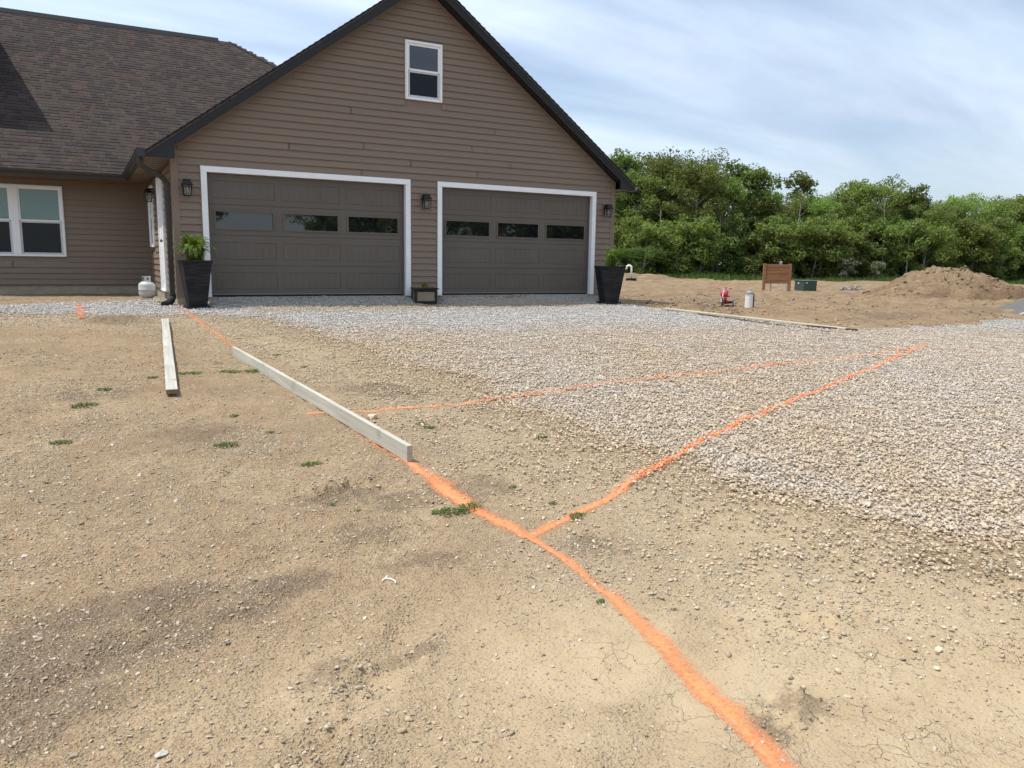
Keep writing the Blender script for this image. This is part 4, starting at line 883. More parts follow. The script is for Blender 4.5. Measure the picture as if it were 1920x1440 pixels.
for i in range(60):
    a = rr.uniform(0, 2*PI); p = Vector((rr.uniform(-.05, .09), rr.uniform(-.05, .05), h+0.01)); d = Vector((math.cos(a)*.45, math.sin(a)*.45, 1)).normalized()*rr.uniform(.06, .15); s = Vector((rr.uniform(-1, 1), rr.uniform(-1, 1), 0)).normalized()*.011
    Q.append([p, p+d*.5-s, p+d, p+d*.5+s]); T.append(rr.random())
link('green_shoots', leaf_mesh('green_shoots', Q, T, m_fern), wp)

m_tank = mat_plain('pale_grey_tank_paint', (0.44, 0.45, 0.43), 0.45, 0.4, var=0.07, sc=8, dirt=((0.30, 0.22, 0.13), 0.35))
tx, ty = -0.80, 2.38; r = empty('propane_tank', (tx, ty, tz(tx, ty)+0.005), 0.5, 'pale grey propane cylinder on the gravel in the inner corner', 'gas cylinder')
m = MB(); m.lathe([(0.10, 0.03), (0.128, 0.045), (0.150, 0.075), (0.155, 0.11), (0.155, 0.178), (0.158, 0.183), (0.155, 0.188), (0.155, 0.26), (0.148, 0.295), (0.125, 0.325), (0.085, 0.345), (0.03, 0.352)], 36); m.build('cylinder_body', m_tank, r, smooth=True)
m = MB(); m.lathe([(0.095, 0.0), (0.10, 0.0), (0.10, 0.05), (0.095, 0.05)], 28); m.build('foot_ring', m_tank, r, smooth=False)
m = MB(); n = 26; R0 = 0.078
for k in range(n):          # collar with openings
    a0, a1 = math.radians(-150)+k*math.radians(300)/n, math.radians(-150)+(k+1)*math.radians(300)/n; hole = (k % 9) in (3, 4, 5)
    def seg(z0, z1):
        P = [(math.cos(a)*q, math.sin(a)*q) for a, q in ((a0, R0), (a1, R0), (a1, R0-0.004), (a0, R0-0.004))]; m.hexa([(x_, y_, z0) for x_, y_ in P]+[(x_, y_, z1) for x_, y_ in P])
    if hole: seg(0.335, 0.385); seg(0.428, 0.455)
    else: seg(0.335, 0.455)
m.build('collar', m_tank, r)
m = MB(); m.lathe([(0.018, 0.35), (0.018, 0.385), (0.026, 0.387), (0.026, 0.402), (0.012, 0.405), (0.012, 0.415), (0.030, 0.417), (0.030, 0.43), (0.02, 0.433)], 12); m.tube([(0, 0, 0.395), (0.055, 0, 0.395)], 0.013, 8); m.build('valve', m_black, r, smooth=False)

# ------------------------------------------------------------------ lumber
def make_wood(name, a, b, sc=1.0):
    t = NT(name); P = t.pos(True); g = t.noise(t.map(P, (1.2, 26, 26)), 1.0*sc, 6, 0.7, 0.6); k = t.noise(P, 3.5, 3)
    c = t.mix(t.ramp(g, [(0.35, 0.0), (0.65, 1.0)]), a, b); c = t.mix(t.ramp(k, [(0.62, 0.0), (0.72, 0.5)]), c, tuple(q*0.6 for q in a))
    t.bsdf(c, 0.8, 0.25, 0, t.bump(g, 0.25, 0.006)); return t.mat
m_greywood = make_wood('weathered_lumber', (0.32, 0.30, 0.245), (0.46, 0.44, 0.385)); m_endgrain = mat_plain('sawn_end', (0.20, 0.14, 0.09), 0.9, 0.2, var=0.25, sc=40)
m_palewood = make_wood('fresh_pale_lumber', (0.34, 0.32, 0.255), (0.46, 0.44, 0.37)); m_yellowwood = make_wood('sun_bleached_lumber', (0.36, 0.30, 0.215), (0.50, 0.435, 0.32)); m_darkwood = make_wood('wet_dark_lumber', (0.06, 0.048, 0.038), (0.12, 0.098, 0.078))
def board(p0, p1, w, h, mat, label, lift=0.0, lift1=None, tilt=0.0, end=None):
    p0 = Vector((*p0, tz(*p0)+lift)); p1 = Vector((*p1, tz(*p1)+(lift if lift1 is None else lift1))); d = p1-p0; L = d.length
    m = MB(); m.box(0, L, -w/2, w/2, 0, h); me = m.mesh('lumber_board', [mat, end or m_endgrain], bevel=0.003)
    for f in me.polygons:
        if abs(f.normal.x) > 0.9: f.material_index = 1
    o = link('lumber_board', me); o.matrix_world = Matrix.Translation(p0) @ d.to_track_quat('X', 'Z').to_matrix().to_4x4() @ Matrix.Rotation(tilt, 4, 'X'); return pr(o, label, 'lumber', 'loose boards around the drive')
board((-1.315, -7.70), (-0.90, -2.45), 0.096, 0.040, m_greywood, 'grey board lying flat on the dirt with a dark sawn end', 0.028, 0.022)
board((-0.115, -10.30), (-0.45, -5.62), 0.040, 0.112, m_palewood, 'long pale board standing on edge along the orange line', 0.004, 0.004, 0, m_palewood)
board((10.22, -5.50), (8.72, -2.15), 0.19, 0.032, m_yellowwood, 'bleached board lying along the far edge of the gravel', 0.02, 0.03)
board((9.42, -5.80), (8.82, -3.10), 0.06, 0.03, m_darkwood, 'dark narrow strip half buried in the gravel under the bleached board', 0.012, 0.012)
st = board((10.36, -5.62), (9.72, -5.02), 0.085, 0.045, m_darkwood, 'short dark wooden block under the end of the bleached board', 0.008, 0.008)

# ------------------------------------------------------------------ orange paint lines
def paint(P, w, label, fade=1.0, stones=0.0, seed=0, side=0.0):
    r = np.random.default_rng(seed+90); pts = [np.array(P[0], float)]
    for a, b in zip(P[:-1], P[1:]):
        a, b = np.array(a, float), np.array(b, float); n = max(1, int(np.linalg.norm(b-a)/0.04))
        for k in range(1, n+1): pts.append(a+(b-a)*k/n)
    pts = np.array(pts)
    for _ in range(6): pts[1:-1] = (pts[:-2]+2*pts[1:-1]+pts[2:])/4
    s = np.arange(len(pts))*0.04; tg = np.gradient(pts, axis=0); tg /= np.linalg.norm(tg, axis=1)[:, None]; nr = np.stack([-tg[:, 1], tg[:, 0]], -1)
    if callable(w): W_ = np.array([w(t) for t in np.linspace(0, 1, len(pts))])
    else: W_ = np.full(len(pts), w)
    pts = pts+nr*((fbm(s*1.5, s*0+seed, seed)-0.5)*0.05)[:, None]; W_ = W_*(0.8+0.4*fbm(s*2.2, s*0+3, seed+5)); K = 13
    vs_, ed = [], []
    for j in range(K):
        u = -1+2*j/(K-1); off = u*2.6*W_/2; q = pts+nr*off[:, None]; z = terrain(q[:, 0], q[:, 1])+0.0035+0.013*(gravel_amount(q[:, 0], q[:, 1]) > 0.4); vs_.append(np.concatenate([q, z[:, None]], 1)); ed.append(np.full(len(pts), abs(u)*2.6 if u*side <= 0 else abs(u)*1.6))
    v = np.stack(vs_, 1).reshape(-1, 3); e = np.stack(ed, 1).ravel(); n = len(pts); i = np.arange(n*K).reshape(n, K)
    q = np.stack([i[:-1, :-1], i[:-1, 1:], i[1:, 1:], i[1:, :-1]], -1).reshape(-1, 4)
    me = bpy.data.meshes.new('paint_line'); me.from_pydata(v.tolist(), [], q.tolist()); me.materials.append(m_orange); me.polygons.foreach_set('use_smooth', [True]*len(me.polygons))
    a = me.attributes.new('edge', 'FLOAT', 'POINT'); a.data.foreach_set('value', e.astype(np.float32)); a = me.attributes.new('fade', 'FLOAT', 'POINT'); a.data.foreach_set('value', np.full(len(v), fade, np.float32))
    o = link('paint_line', me); pr(o, label, 'paint line', 'orange spray-painted layout lines')
    if stones and (gravel_amount(pts[:, 0], pts[:, 1]) > 0.5).any():
        ns = int(stones*np.sum(W_)*0.04); idx = r.integers(0, n, ns); u = r.normal(0, 0.24, ns); p = pts[idx]+nr[idx]*(u*W_[idx]/1.1)[:, None]+r.uniform(-.02, .02, (ns, 2))
        sc = r.uniform(0.009, 0.018, ns); kk = gravel_amount(p[:, 0], p[:, 1]) > 0.5; p, sc, u = p[kk], sc[kk], u[kk]; ns = len(p); z = terrain(p[:, 0], p[:, 1])+0.023+sc*0.2; vv, ff, tt = [], [], []; nb = len(IV1); shapes = [stone_shape(IV1, r) for _ in range(10)]
        for k in range(ns):
            an = r.uniform(0, 6.28); ca_, sa_ = math.cos(an), math.sin(an); S_ = shapes[k % 10]*sc[k]; S_ = np.stack([S_[:, 0]*ca_-S_[:, 1]*sa_, S_[:, 0]*sa_+S_[:, 1]*ca_, S_[:, 2]], -1)+np.array([p[k, 0], p[k, 1], z[k]])
            vv.append(S_); ff.append(IF1+k*nb); tt.append(np.full(nb, np.clip(0.95-abs(u[k])*1.1*r.uniform(.6, 1.3)-0.35*r.random(), 0, 1)*fade))
        me = bpy.data.meshes.new('painted_stones'); me.from_pydata(np.concatenate(vv).tolist(), [], np.concatenate(ff).tolist()); me.materials.append(m_orangestone)
        a = me.attributes.new('tint', 'FLOAT', 'POINT'); a.data.foreach_set('value', np.concatenate(tt).astype(np.float32)); pr(link('painted_stones', me, o), kind='stuff')
    return o
paint([(-0.27, -13.76), (-0.235, -13.56), (-0.185, -13.38), (-0.125, -13.13), (-0.07, -12.76), (-0.025, -12.37), (-0.01, -12.01), (-0.03, -11.72)], lambda t: 0.084-0.042*t, 'broad orange line running from the corner mark towards the viewer', 0.97, 40, 1, side=-1)
paint([(-0.03, -11.70), (-0.07, -11.45), (-0.13, -11.25), (-0.13, -10.86), (-0.13, -10.41), (-0.155, -9.87), (-0.18, -9.48), (-0.22, -8.46), (-0.30, -7.0), (-0.36, -5.0)], lambda t: 0.062+0.05*math.exp(-((t-0.10)/0.07)**2), 'orange line partly hidden along the foot of the board on edge', 1.0, 200, 2, side=-1)
paint([(-0.36, -4.98), (-0.37, -3.41), (-0.45, -1.77), (-0.49, -0.35)], 0.08, 'orange line from the board up to the tall planter by the downspout', 0.55, 420, 3)
paint([(-0.03, -11.70), (0.45, -11.50), (1.13, -11.16), (1.41, -11.03), (1.90, -10.74), (3.02, -10.20), (4.23, -9.72), (5.71, -9.11), (7.34, -8.40), (9.50, -7.50)], 0.070, 'nearer long orange line crossing the gravel from the corner mark', 1.0, 1500, 4)
paint([(-0.39, -8.73), (-0.11, -8.73), (0.42, -8.81), (1.05, -8.79), (1.80, -8.64), (2.92, -8.40), (4.13, -8.27), (5.51, -8.18), (6.73, -8.05), (8.44, -7.77), (9.50, -7.50)], 0.060, 'farther thin orange line crossing the gravel behind the board', 0.95, 1300, 5)
paint([(9.54, -7.49), (9.85, -7.72), (9.95, -8.25)], 0.07, 'faint short orange mark right of where the long lines meet', 0.45, 420, 6)
paint([(-2.03, 0.45), (-2.00, -0.45), (-1.96, -1.70)], 0.13, 'short orange mark across the gravel strip in front of the wing', 0.8, 600, 7)
paint([(-1.45, -2.07), (-1.23, -2.25), (-0.97, -2.30)], 0.08, 'faint orange smear beside the heap of dark clods', 0.35, 0, 8)
paint([(9.20, -6.10), (9.48, -6.25)], 0.14, 'pale pink paint spot on the gravel below the bleached board', 0.35, 300, 9)

# ------------------------------------------------------------------ weeds
def weed_mesh(seed, n, R, H, leaf):
    r = random.Random(seed); Q, T = [], []
    for i in range(n):
        a = r.uniform(0, 2*PI); q = R*math.sqrt(r.random()); p = Vector((math.cos(a)*q, math.sin(a)*q*0.55, 0)); b = r.uniform(0, 2*PI); d = Vector((math.cos(b), math.sin(b), r.uniform(0.15, 1.3))).normalized(); L = leaf*r.uniform(.6, 1.3); s = Vector((-math.sin(b), math.cos(b), 0))*L*r.uniform(.13, .24); p.z = H*r.random()*0.4*(1-q/R)
        m1 = p+d*L*0.55+Vector((0, 0, L*0.1)); Q.append([p, m1-s, p+d*L, m1+s]); T.append(r.random())
    return leaf_mesh('foliage', Q, T, m_weed)
WM = [weed_mesh(11, 150, 0.11, 0.05, 0.035), weed_mesh(12, 90, 0.07, 0.05, 0.03), weed_mesh(13, 220, 0.17, 0.05, 0.04)]
def weed(x, y, k, s, label, group=None):
    o = link('weed_clump', WM[k]); o.location = (x, y, tz(x, y)+0.004); o.rotation_euler = (0, 0, random.uniform(-.5, .5)); s *= 0.82; o.scale = (s, s, s*0.8); pr(o, label, 'weed', group or 'green weeds in the dirt'); return o
weed(-1.99, -7.83, 0, 1.1, 'green weed clump left of the flat grey board, the larger one'); weed(-1.83, -7.19, 1, 1.1, 'thin weed streak farther left of the flat grey board')
weed(-2.14, -9.02, 0, 0.75, 'green weed clump nearest the left edge of the dirt'); weed(-1.14, -9.45, 0, 0.85, 'green weed clump on the dirt below the end of the flat board')
weed(-1.04, -6.63, 2, 0.95, 'dense weed patch touching the right side of the flat board'); weed(-0.66, -6.62, 2, 0.85, 'weed patch midway between the two pale boards'); weed(-0.44, -6.70, 2, 0.75, 'weed patch beside the board on edge')
weed(-1.40, -6.72, 1, 0.9, 'small weed left of the middle of the flat board'); weed(-0.70, -10.04, 0, 0.75, 'weed clump left of the near end of the board on edge')
weed(-0.25, -11.24, 0, 1.0, 'large weed clump beside the thick orange overspray'); weed(-0.12, -11.22, 0, 0.9, 'weed clump sprayed over by the orange line'); weed(0.38, -11.56, 0, 0.65, 'weed clump beneath the nearer long orange line')
for wx, wy, ws in ((0.10, -6.62, .8), (0.89, -6.61, .8), (0.35, -9.51, .9), (0.33, -9.38, .8), (0.93, -9.80, .9), (1.03, -10.09, .9), (0.29, -10.98, .55), (-0.80, -10.85, .5), (-0.10, -12.47, .45), (-1.37, -11.66, .3), (0.15, -12.65, .25), (-0.80, -9.23, .6), (-0.95, -8.62, .8), (0.03, -5.64, 1.0), (0.36, -11.33, .5), (-0.70, -11.01, .4)):
    weed(wx, wy, 1, ws, 'small sprig of weed scattered on the bare dirt', 'small weed sprigs in the dirt')
# larger single stones
def rock(x, y, s, label, col, seed):
    m = bpy.data.meshes.new('rock'); q = stone_shape(IV, np.random.default_rng(seed))*s; m.from_pydata(q.tolist(), [], IF.tolist()); m.materials.append(mat_plain('rock_%d' % seed, col, 0.9, 0.2, var=0.15, sc=20)); o = link('rock', m); o.location = (x, y, tz(x, y)+s*0.3); return pr(o, label, 'rock')
rock(0.03, -9.08, 0.058, 'pale fist-sized rock against the board on edge', (0.52, 0.42, 0.29), 4)
rock(-1.83, -12.68, 0.022, 'small pale grey stone in the dirt at the lower left', (0.42, 0.40, 0.33), 6)
m = MB(); P = [(-0.87, -11.90), (-0.85, -11.885), (-0.83, -11.90), (-0.82, -11.93), (-0.825, -11.95)]; m.tube([(a, b, tz(a, b)+0.008) for a, b in P], 0.0028, 5); m.tube([(-0.85, -11.885, tz(-0.85, -11.885)+0.009), (-0.835, -11.87, tz(-.835, -11.87)+0.01)], 0.0028, 5)
pr(m.build('string_scrap', mat_plain('white_string', (0.75, 0.74, 0.70), 0.8)), 'scrap of white string on the dirt', 'string')

# ------------------------------------------------------------------ things in the field on the right
m_red = mat_plain('red_enamel', (0.30, 0.012, 0.022), 0.28, 0.5, var=0.1, coat=0.5); m_redlight = mat_plain('red_plastic', (0.58, 0.055, 0.075), 0.4, 0.5, var=0.08); m_tyre = mat_plain('grey_tyre', (0.075, 0.072, 0.068), 0.85, 0.2, var=0.2); m_rim = mat_plain('white_rim', (0.72, 0.71, 0.68), 0.4, 0.4, var=0.04); m_chrome = mat_plain('brushed_bar', (0.55, 0.55, 0.54), 0.3, 0.5, metal=0.8, var=0.05)
tx, ty = 11.85, -0.70; T_ = empty('tricycle', (tx, ty, tz(tx, ty)+0.005), math.radians(203), "red child's tricycle with white wheels on the dirt", 'tricycle')
def wheel(name, c, R, w, rz=0):
    t = MB(); t.lathe([(R-0.018, -w/2+0.004), (R-0.006, -w/2), (R, -w/4), (R, w/4), (R-0.006, w/2), (R-0.018, w/2-0.004)], 22, axis='y'); o = t.build(name, m_tyre, T_, smooth=True, loc=c); o.rotation_euler = (0, 0, rz)
    f = MB(); f.lathe([(0.012, -w/2-0.006), (0.03, -w/2-0.002), (R-0.02, -w/2+0.006), (R-0.018, -w/2+0.004), (R-0.018, w/2-0.004), (0.03, w/2+0.002), (0.012, w/2+0.006)], 20, axis='y'); f.build('rim', m_rim, o)
    h_ = MB(); h_.lathe([(0.016, -w/2-0.011), (0.016, w/2+0.011)], 10, axis='y'); h_.build('hub', m_rubber, o)
wheel('front_wheel', (0.20, 0, 0.115), 0.115, 0.036, 0.45)
for s in (-1, 1): wheel('rear_wheel', (-0.19, s*0.15, 0.085), 0.085, 0.034)
m = MB(); m.box(-0.25, -0.10, -0.125, 0.125, 0.115, 0.128); m.box(-0.252, -0.24, -0.125, 0.125, 0.08, 0.1145); m.tube([(-0.12, 0, 0.12), (0.02, 0, 0.15), (0.12, 0, 0.235), (0.165, 0, 0.285)], 0.019, 10); m.tube([(-0.19, -0.13, 0.085), (-0.19, 0.13, 0.085)], 0.009, 8); m.box(-0.22, 0.0, -0.05, 0.05, 0.06, 0.1148); m.build('frame', m_red, T_, bevel=0.003)
m = MB(); m.lathe([(0.01, 0), (0.085, 0.004), (0.10, 0.02), (0.095, 0.04), (0.06, 0.055), (0.01, 0.06)], 18); m.xform(Matrix.Translation((-0.03, 0, 0.225)) @ Matrix.Diagonal((1.15, 0.95, 1.0, 1.0))); m.build('seat', m_redlight, T_, smooth=True)
m = MB(); m.tube([(-0.03, 0, 0.155), (-0.03, 0, 0.23)], 0.014, 8); m.build('seat_post', m_rubber, T_)
m = MB(); m.lathe([(0.01, 0), (0.07, 0.004), (0.085, 0.045), (0.085, 0.10), (0.07, 0.135), (0.01, 0.14)], 16); m.xform(Matrix.Translation((0.09, 0.0, 0.25)) @ Matrix.Diagonal((0.8, 1.2, 1.0, 1.0))); m.build('storage_bin', m_redlight, T_, smooth=True)
m = MB(); m.prism([(0.10, -0.022, 0.225), (0.16, -0.022, 0.25), (0.23, -0.022, 0.242), (0.29, -0.022, 0.20), (0.295, -0.022, 0.19), (0.23, -0.022, 0.232), (0.16, -0.022, 0.24), (0.10, -0.022, 0.215)], (0, 0.044, 0)); m.xform(Matrix.Translation((0.2, 0, 0)) @ Matrix.Rotation(0.45, 4, 'Z') @ Matrix.Translation((-0.2, 0, 0))); m.build('fender', m_red, T_)
m = MB()
for s in (-1, 1): m.tube([(0.20, s*0.03, 0.115), (0.178, s*0.028, 0.235)], 0.008, 8)
m.tube([(0.178, 0, 0.24), (0.150, 0, 0.36), (0.140, 0, 0.43)], 0.013, 8); m.build('fork', m_rim, T_)
m = MB(); m.tube([(0.10, -0.155, 0.445), (0.135, -0.06, 0.43), (0.14, 0, 0.428), (0.135, 0.06, 0.43), (0.10, 0.155, 0.445)], 0.010, 8); hb = m.build('handlebar', m_chrome, T_)
for s in (-1, 1): m = MB(); m.tube([(0.112, s*0.12, 0.441), (0.088, s*0.185, 0.449)], 0.017, 10); m.build('grip', m_redlight, hb)
m = MB(); m.lathe([(0.004, 0), (0.026, 0.006), (0.030, 0.02), (0.020, 0.034), (0.003, 0.04)], 12, (0.135, 0.05, 0.442)); m.build('bell', m_redlight, hb, smooth=True)
for s in (-1, 1): m = MB(); m.box(0.16, 0.24, s*0.075-0.03, s*0.075+0.03, 0.08 if s < 0 else 0.14, 0.10 if s < 0 else 0.16); m.build('pedal', m_rubber, T_)

px_, py_ = 12.28, -1.05; r = empty('well_pipe', (px_, py_, tz(px_, py_)), 0, 'white upright pipe with grey cap on the dirt by the tricycle', 'pipe')
m_pvc = mat_plain('white_plastic_pipe', (0.74, 0.72, 0.66), 0.45, 0.4, var=0.05, dirt=((0.42, 0.33, 0.22), 0.4)); m_cap = mat_plain('grey_cap', (0.24, 0.25, 0.26), 0.5, 0.4, var=0.1)
m = MB(); m.lathe([(0.094, -0.1), (0.094, 0.30), (0.099, 0.30), (0.099, 0.335), (0.094, 0.335)], 28); m.build('pipe_body', m_pvc, r, smooth=False)
m = MB(); m.lathe([(0.104, 0.325), (0.104, 0.362), (0.096, 0.372), (0.05, 0.378), (0.03, 0.40), (0.01, 0.402)], 28); m.build('cap', m_cap, r, smooth=False)
m = MB(); m.box(0.085, 0.125, -0.05, 0.0, -0.05, 0.33); m.build('conduit', m_black, r, bevel=0.004)

# wooden board with posts and conduits
m_stain = make_wood('brown_stained_wood', (0.20, 0.092, 0.042), (0.33, 0.165, 0.082))
sx_, sy_ = 24.05, 9.00; r = empty('utility_board', (sx_, sy_, tz(sx_, sy_)), math.radians(-33), 'brown plank board on two posts at the far edge of the dirt', 'utility board')
for s in (-1, 1): m = MB(); m.box(s*0.53-0.055, s*0.53+0.055, -0.06, 0.05, -0.2, 1.27); m.build('post', m_stain, r, bevel=0.004)
for k in range(6): m = MB(); m.box(-0.47+random.uniform(-.01, .01), 0.47, -0.036-0.006*(k % 2), 0.0, 0.43+k*0.137, 0.43+k*0.137+0.128); m.build('plank', m_stain, r, bevel=0.004)
m_galv = mat_plain('galvanised_conduit', (0.42, 0.44, 0.46), 0.4, 0.5, metal=0.4, var=0.1)
for k, qx in enumerate((-0.22, 0.06, 0.34)): m = MB(); m.tube([(qx, 0.07-0.16*(k > 0), -0.1), (qx, 0.07-0.16*(k > 0)*0.4, 0.50)], 0.028, 8); m.build('conduit', m_galv, r)
m = MB(); m.lathe([(0.05, 1.20), (0.05, 1.30), (0.065, 1.31), (0.065, 1.345), (0.03, 1.36)], 12, (0.16, 0.10, 0)); m.build('mast_head', m_galv, r)
m = MB(); m.box(-0.33, 0.33, -0.12, 0.10, 0.0, 0.04); m.build('base_plate', m_black, r)
m_green = mat_plain('dark_green_enamel', (0.028, 0.050, 0.036), 0.45, 0.5, var=0.08)
qx, qy = 25.55, 8.75; r = empty('transformer_box', (qx, qy, tz(qx, qy)), math.radians(-8), 'low dark green transformer box right of the plank board', 'utility box')
m = MB(); m.box(-0.40, 0.40, -0.34, 0.34, -0.1, 0.05); m.build('concrete_pad', m_concrete, r)
m = MB(); m.box(-0.34, 0.34, -0.30, 0.30, 0.05, 0.46); m.build('cabinet', m_green, r, bevel=0.008)
m = MB(); m.hexa([(-0.36, -0.32, 0.461), (0.36, -0.32, 0.461), (0.36, 0.32, 0.461), (-0.36, 0.32, 0.461), (-0.355, -0.315, 0.487), (0.355, -0.315, 0.487), (0.355, 0.315, 0.51), (-0.355, 0.315, 0.51)]); m.build('lid', m_green, r)
m = MB(); m.box(-0.25, -0.17, -0.304, -0.3005, 0.38, 0.42); m.build('warning_label', m_white, r)
m = MB(); m.box(-0.344, -0.3405, 0.02, 0.09, 0.36, 0.40); m.build('warning_label', m_white, r)
# curved vent pipe
vx, vy = 28.45, 24.9; m = MB(); R0 = 0.16; path = [(0, 0, -0.2), (0, 0, 0.75)]+[(-R0+R0*math.cos(a), 0, 0.75+R0*math.sin(a)) for a in np.linspace(0.3, PI, 8)]+[(-2*R0, 0, 0.66)]
m.tube(path, 0.062, 12); r = empty('vent_pipe', (vx, vy, tz(vx, vy)), math.radians(-40), 'white hooked vent pipe behind the planter nearest the wood', 'pipe'); m.build('hooked_pipe', m_pvc, r, smooth=True)
m = MB(); m.lathe([(0.34, -0.1), (0.34, 0.10), (0.28, 0.13), (0.1, 0.13)], 18); m.build('riser_lid', m_black, r)

# soil mound
mcx, mcy = 27.3, 2.7; ax = Vector((0.86, -0.51)); ay = Vector((0.51, 0.86))
us = np.linspace(-6.2, 6.2, 250); vs2 = np.linspace(-4.2, 4.2, 170); U, V = np.meshgrid(us, vs2); X = mcx+U*ax.x+V*ay.x; Y = mcy+U*ax.y+V*ay.y
prof = np.interp(U, [-6.2, -4.1, -3.3, -2.6, -1.9, -1.2, -0.2, 0.4, 1.0, 1.6, 2.3, 3.3, 6.2], [0, 0.0, 0.20, 0.58, 0.98, 1.10, 1.10, 0.96, 0.70, 0.48, 0.30, 0.12, 0.0])
wv = 1.5+0.8*np.exp(-(U/3.2)**2); H = prof*np.clip(1-(np.abs(V)/wv)**1.8, 0, 1)**0.85; env = np.clip(H*2.2, 0, 1)
H = H*(0.92+0.3*(fbm(X*0.8, Y*0.8, 81)-0.5))+env*(0.20*(fbm(X*2.2, Y*2.2, 83)-0.5)+0.24*(fbm(X*5, Y*5, 85, 3)-0.5))
Zm = terrain(X, Y)-0.04+H; vv = np.stack([X, Y, Zm], -1).reshape(-1, 3); i = np.arange(U.size).reshape(U.shape); q = np.stack([i[:-1, :-1], i[:-1, 1:], i[1:, 1:], i[1:, :-1]], -1).reshape(-1, 4); q = q[(H.ravel()[q] > 0.035).any(1)]
me = bpy.data.meshes.new('soil_mound'); me.from_pydata(vv.tolist(), [], q.tolist()); me.materials.append(m_mound); me.polygons.foreach_set('use_smooth', [True]*len(me.polygons))
a = me.attributes.new('damp', 'FLOAT', 'POINT'); a.data.foreach_set('value', (np.clip(fbm(X*0.9, Y*0.9, 88)-0.47, 0, 1)*3*sstep(1.0, 0.3, H)).ravel().astype(np.float32))
mo = pr(link('soil_mound', me), 'big mound of excavated tan soil before the wood', 'soil mound')
rm = np.random.default_rng(12); ii = np.flatnonzero(H.ravel() > 0.06); ii = rm.choice(ii, 1300); vv2, ff2 = [], []; shp = [stone_shape(IV1, rm) for _ in range(12)]
for k_, i_ in enumerate(ii):
    sz = 0.018+0.075*rm.random()**3; vv2.append(shp[k_ % 12]*sz+vv[i_]+np.array([rm.uniform(-.03, .03), rm.uniform(-.03, .03), sz*0.25])); ff2.append(IF1+k_*len(IV1))
me = bpy.data.meshes.new('mound_clods'); me.from_pydata(np.concatenate(vv2).tolist(), [], np.concatenate(ff2).tolist()); me.materials.append(m_mound); pr(link('mound_clods', me, mo), kind='stuff')
# uprooted debris
dx0, dy0 = 29.3, 9.5; m = MB(); rr = random.Random(3)
for k in range(9):
    a = rr.uniform(0, 2*PI); p = Vector((dx0+rr.uniform(-.3, .3), dy0+rr.uniform(-.3, .3), tz(dx0, dy0)+0.02)); d = Vector((math.cos(a), math.sin(a), rr.uniform(0.05, .5)))*rr.uniform(.3, .8); m.tube([p, p+d*.5+Vector((0, 0, .06)), p+d], [0.05, 0.035, 0.015], 6)
pr(m.build('stump_debris', m_bark), 'small heap of roots and stump wood on the far dirt', 'debris')
# dark stone heap with a pale edge at the right border
hx, hy = 21.35, -2.95; m = MB(); 
m.prism([(-0.75, -0.35, 0.0), (1.6, -0.35, 0.0), (1.6, -0.35, 0.62), (0.95, -0.35, 0.62)], (0, 1.4, 0)); r = empty('ramp_slab', (hx, hy, tz(hx, hy)-0.03), math.radians(-28), 'dark grey sloping slab with a pale edge at the right border', 'slab')
m.build('slab_body', mat_plain('dark_stone_fill', (0.11, 0.11, 0.105), 0.9, 0.2, var=0.45, sc=30, bump=0.6, bsc=40), r)
m = MB(); m.prism([(-0.78, -0.375, 0.0), (0.94, -0.375, 0.655), (0.94, -0.375, 0.622), (-0.72, -0.375, -0.01)], (0, 0.024, 0)); m.build('edge_strip', m_white, r)

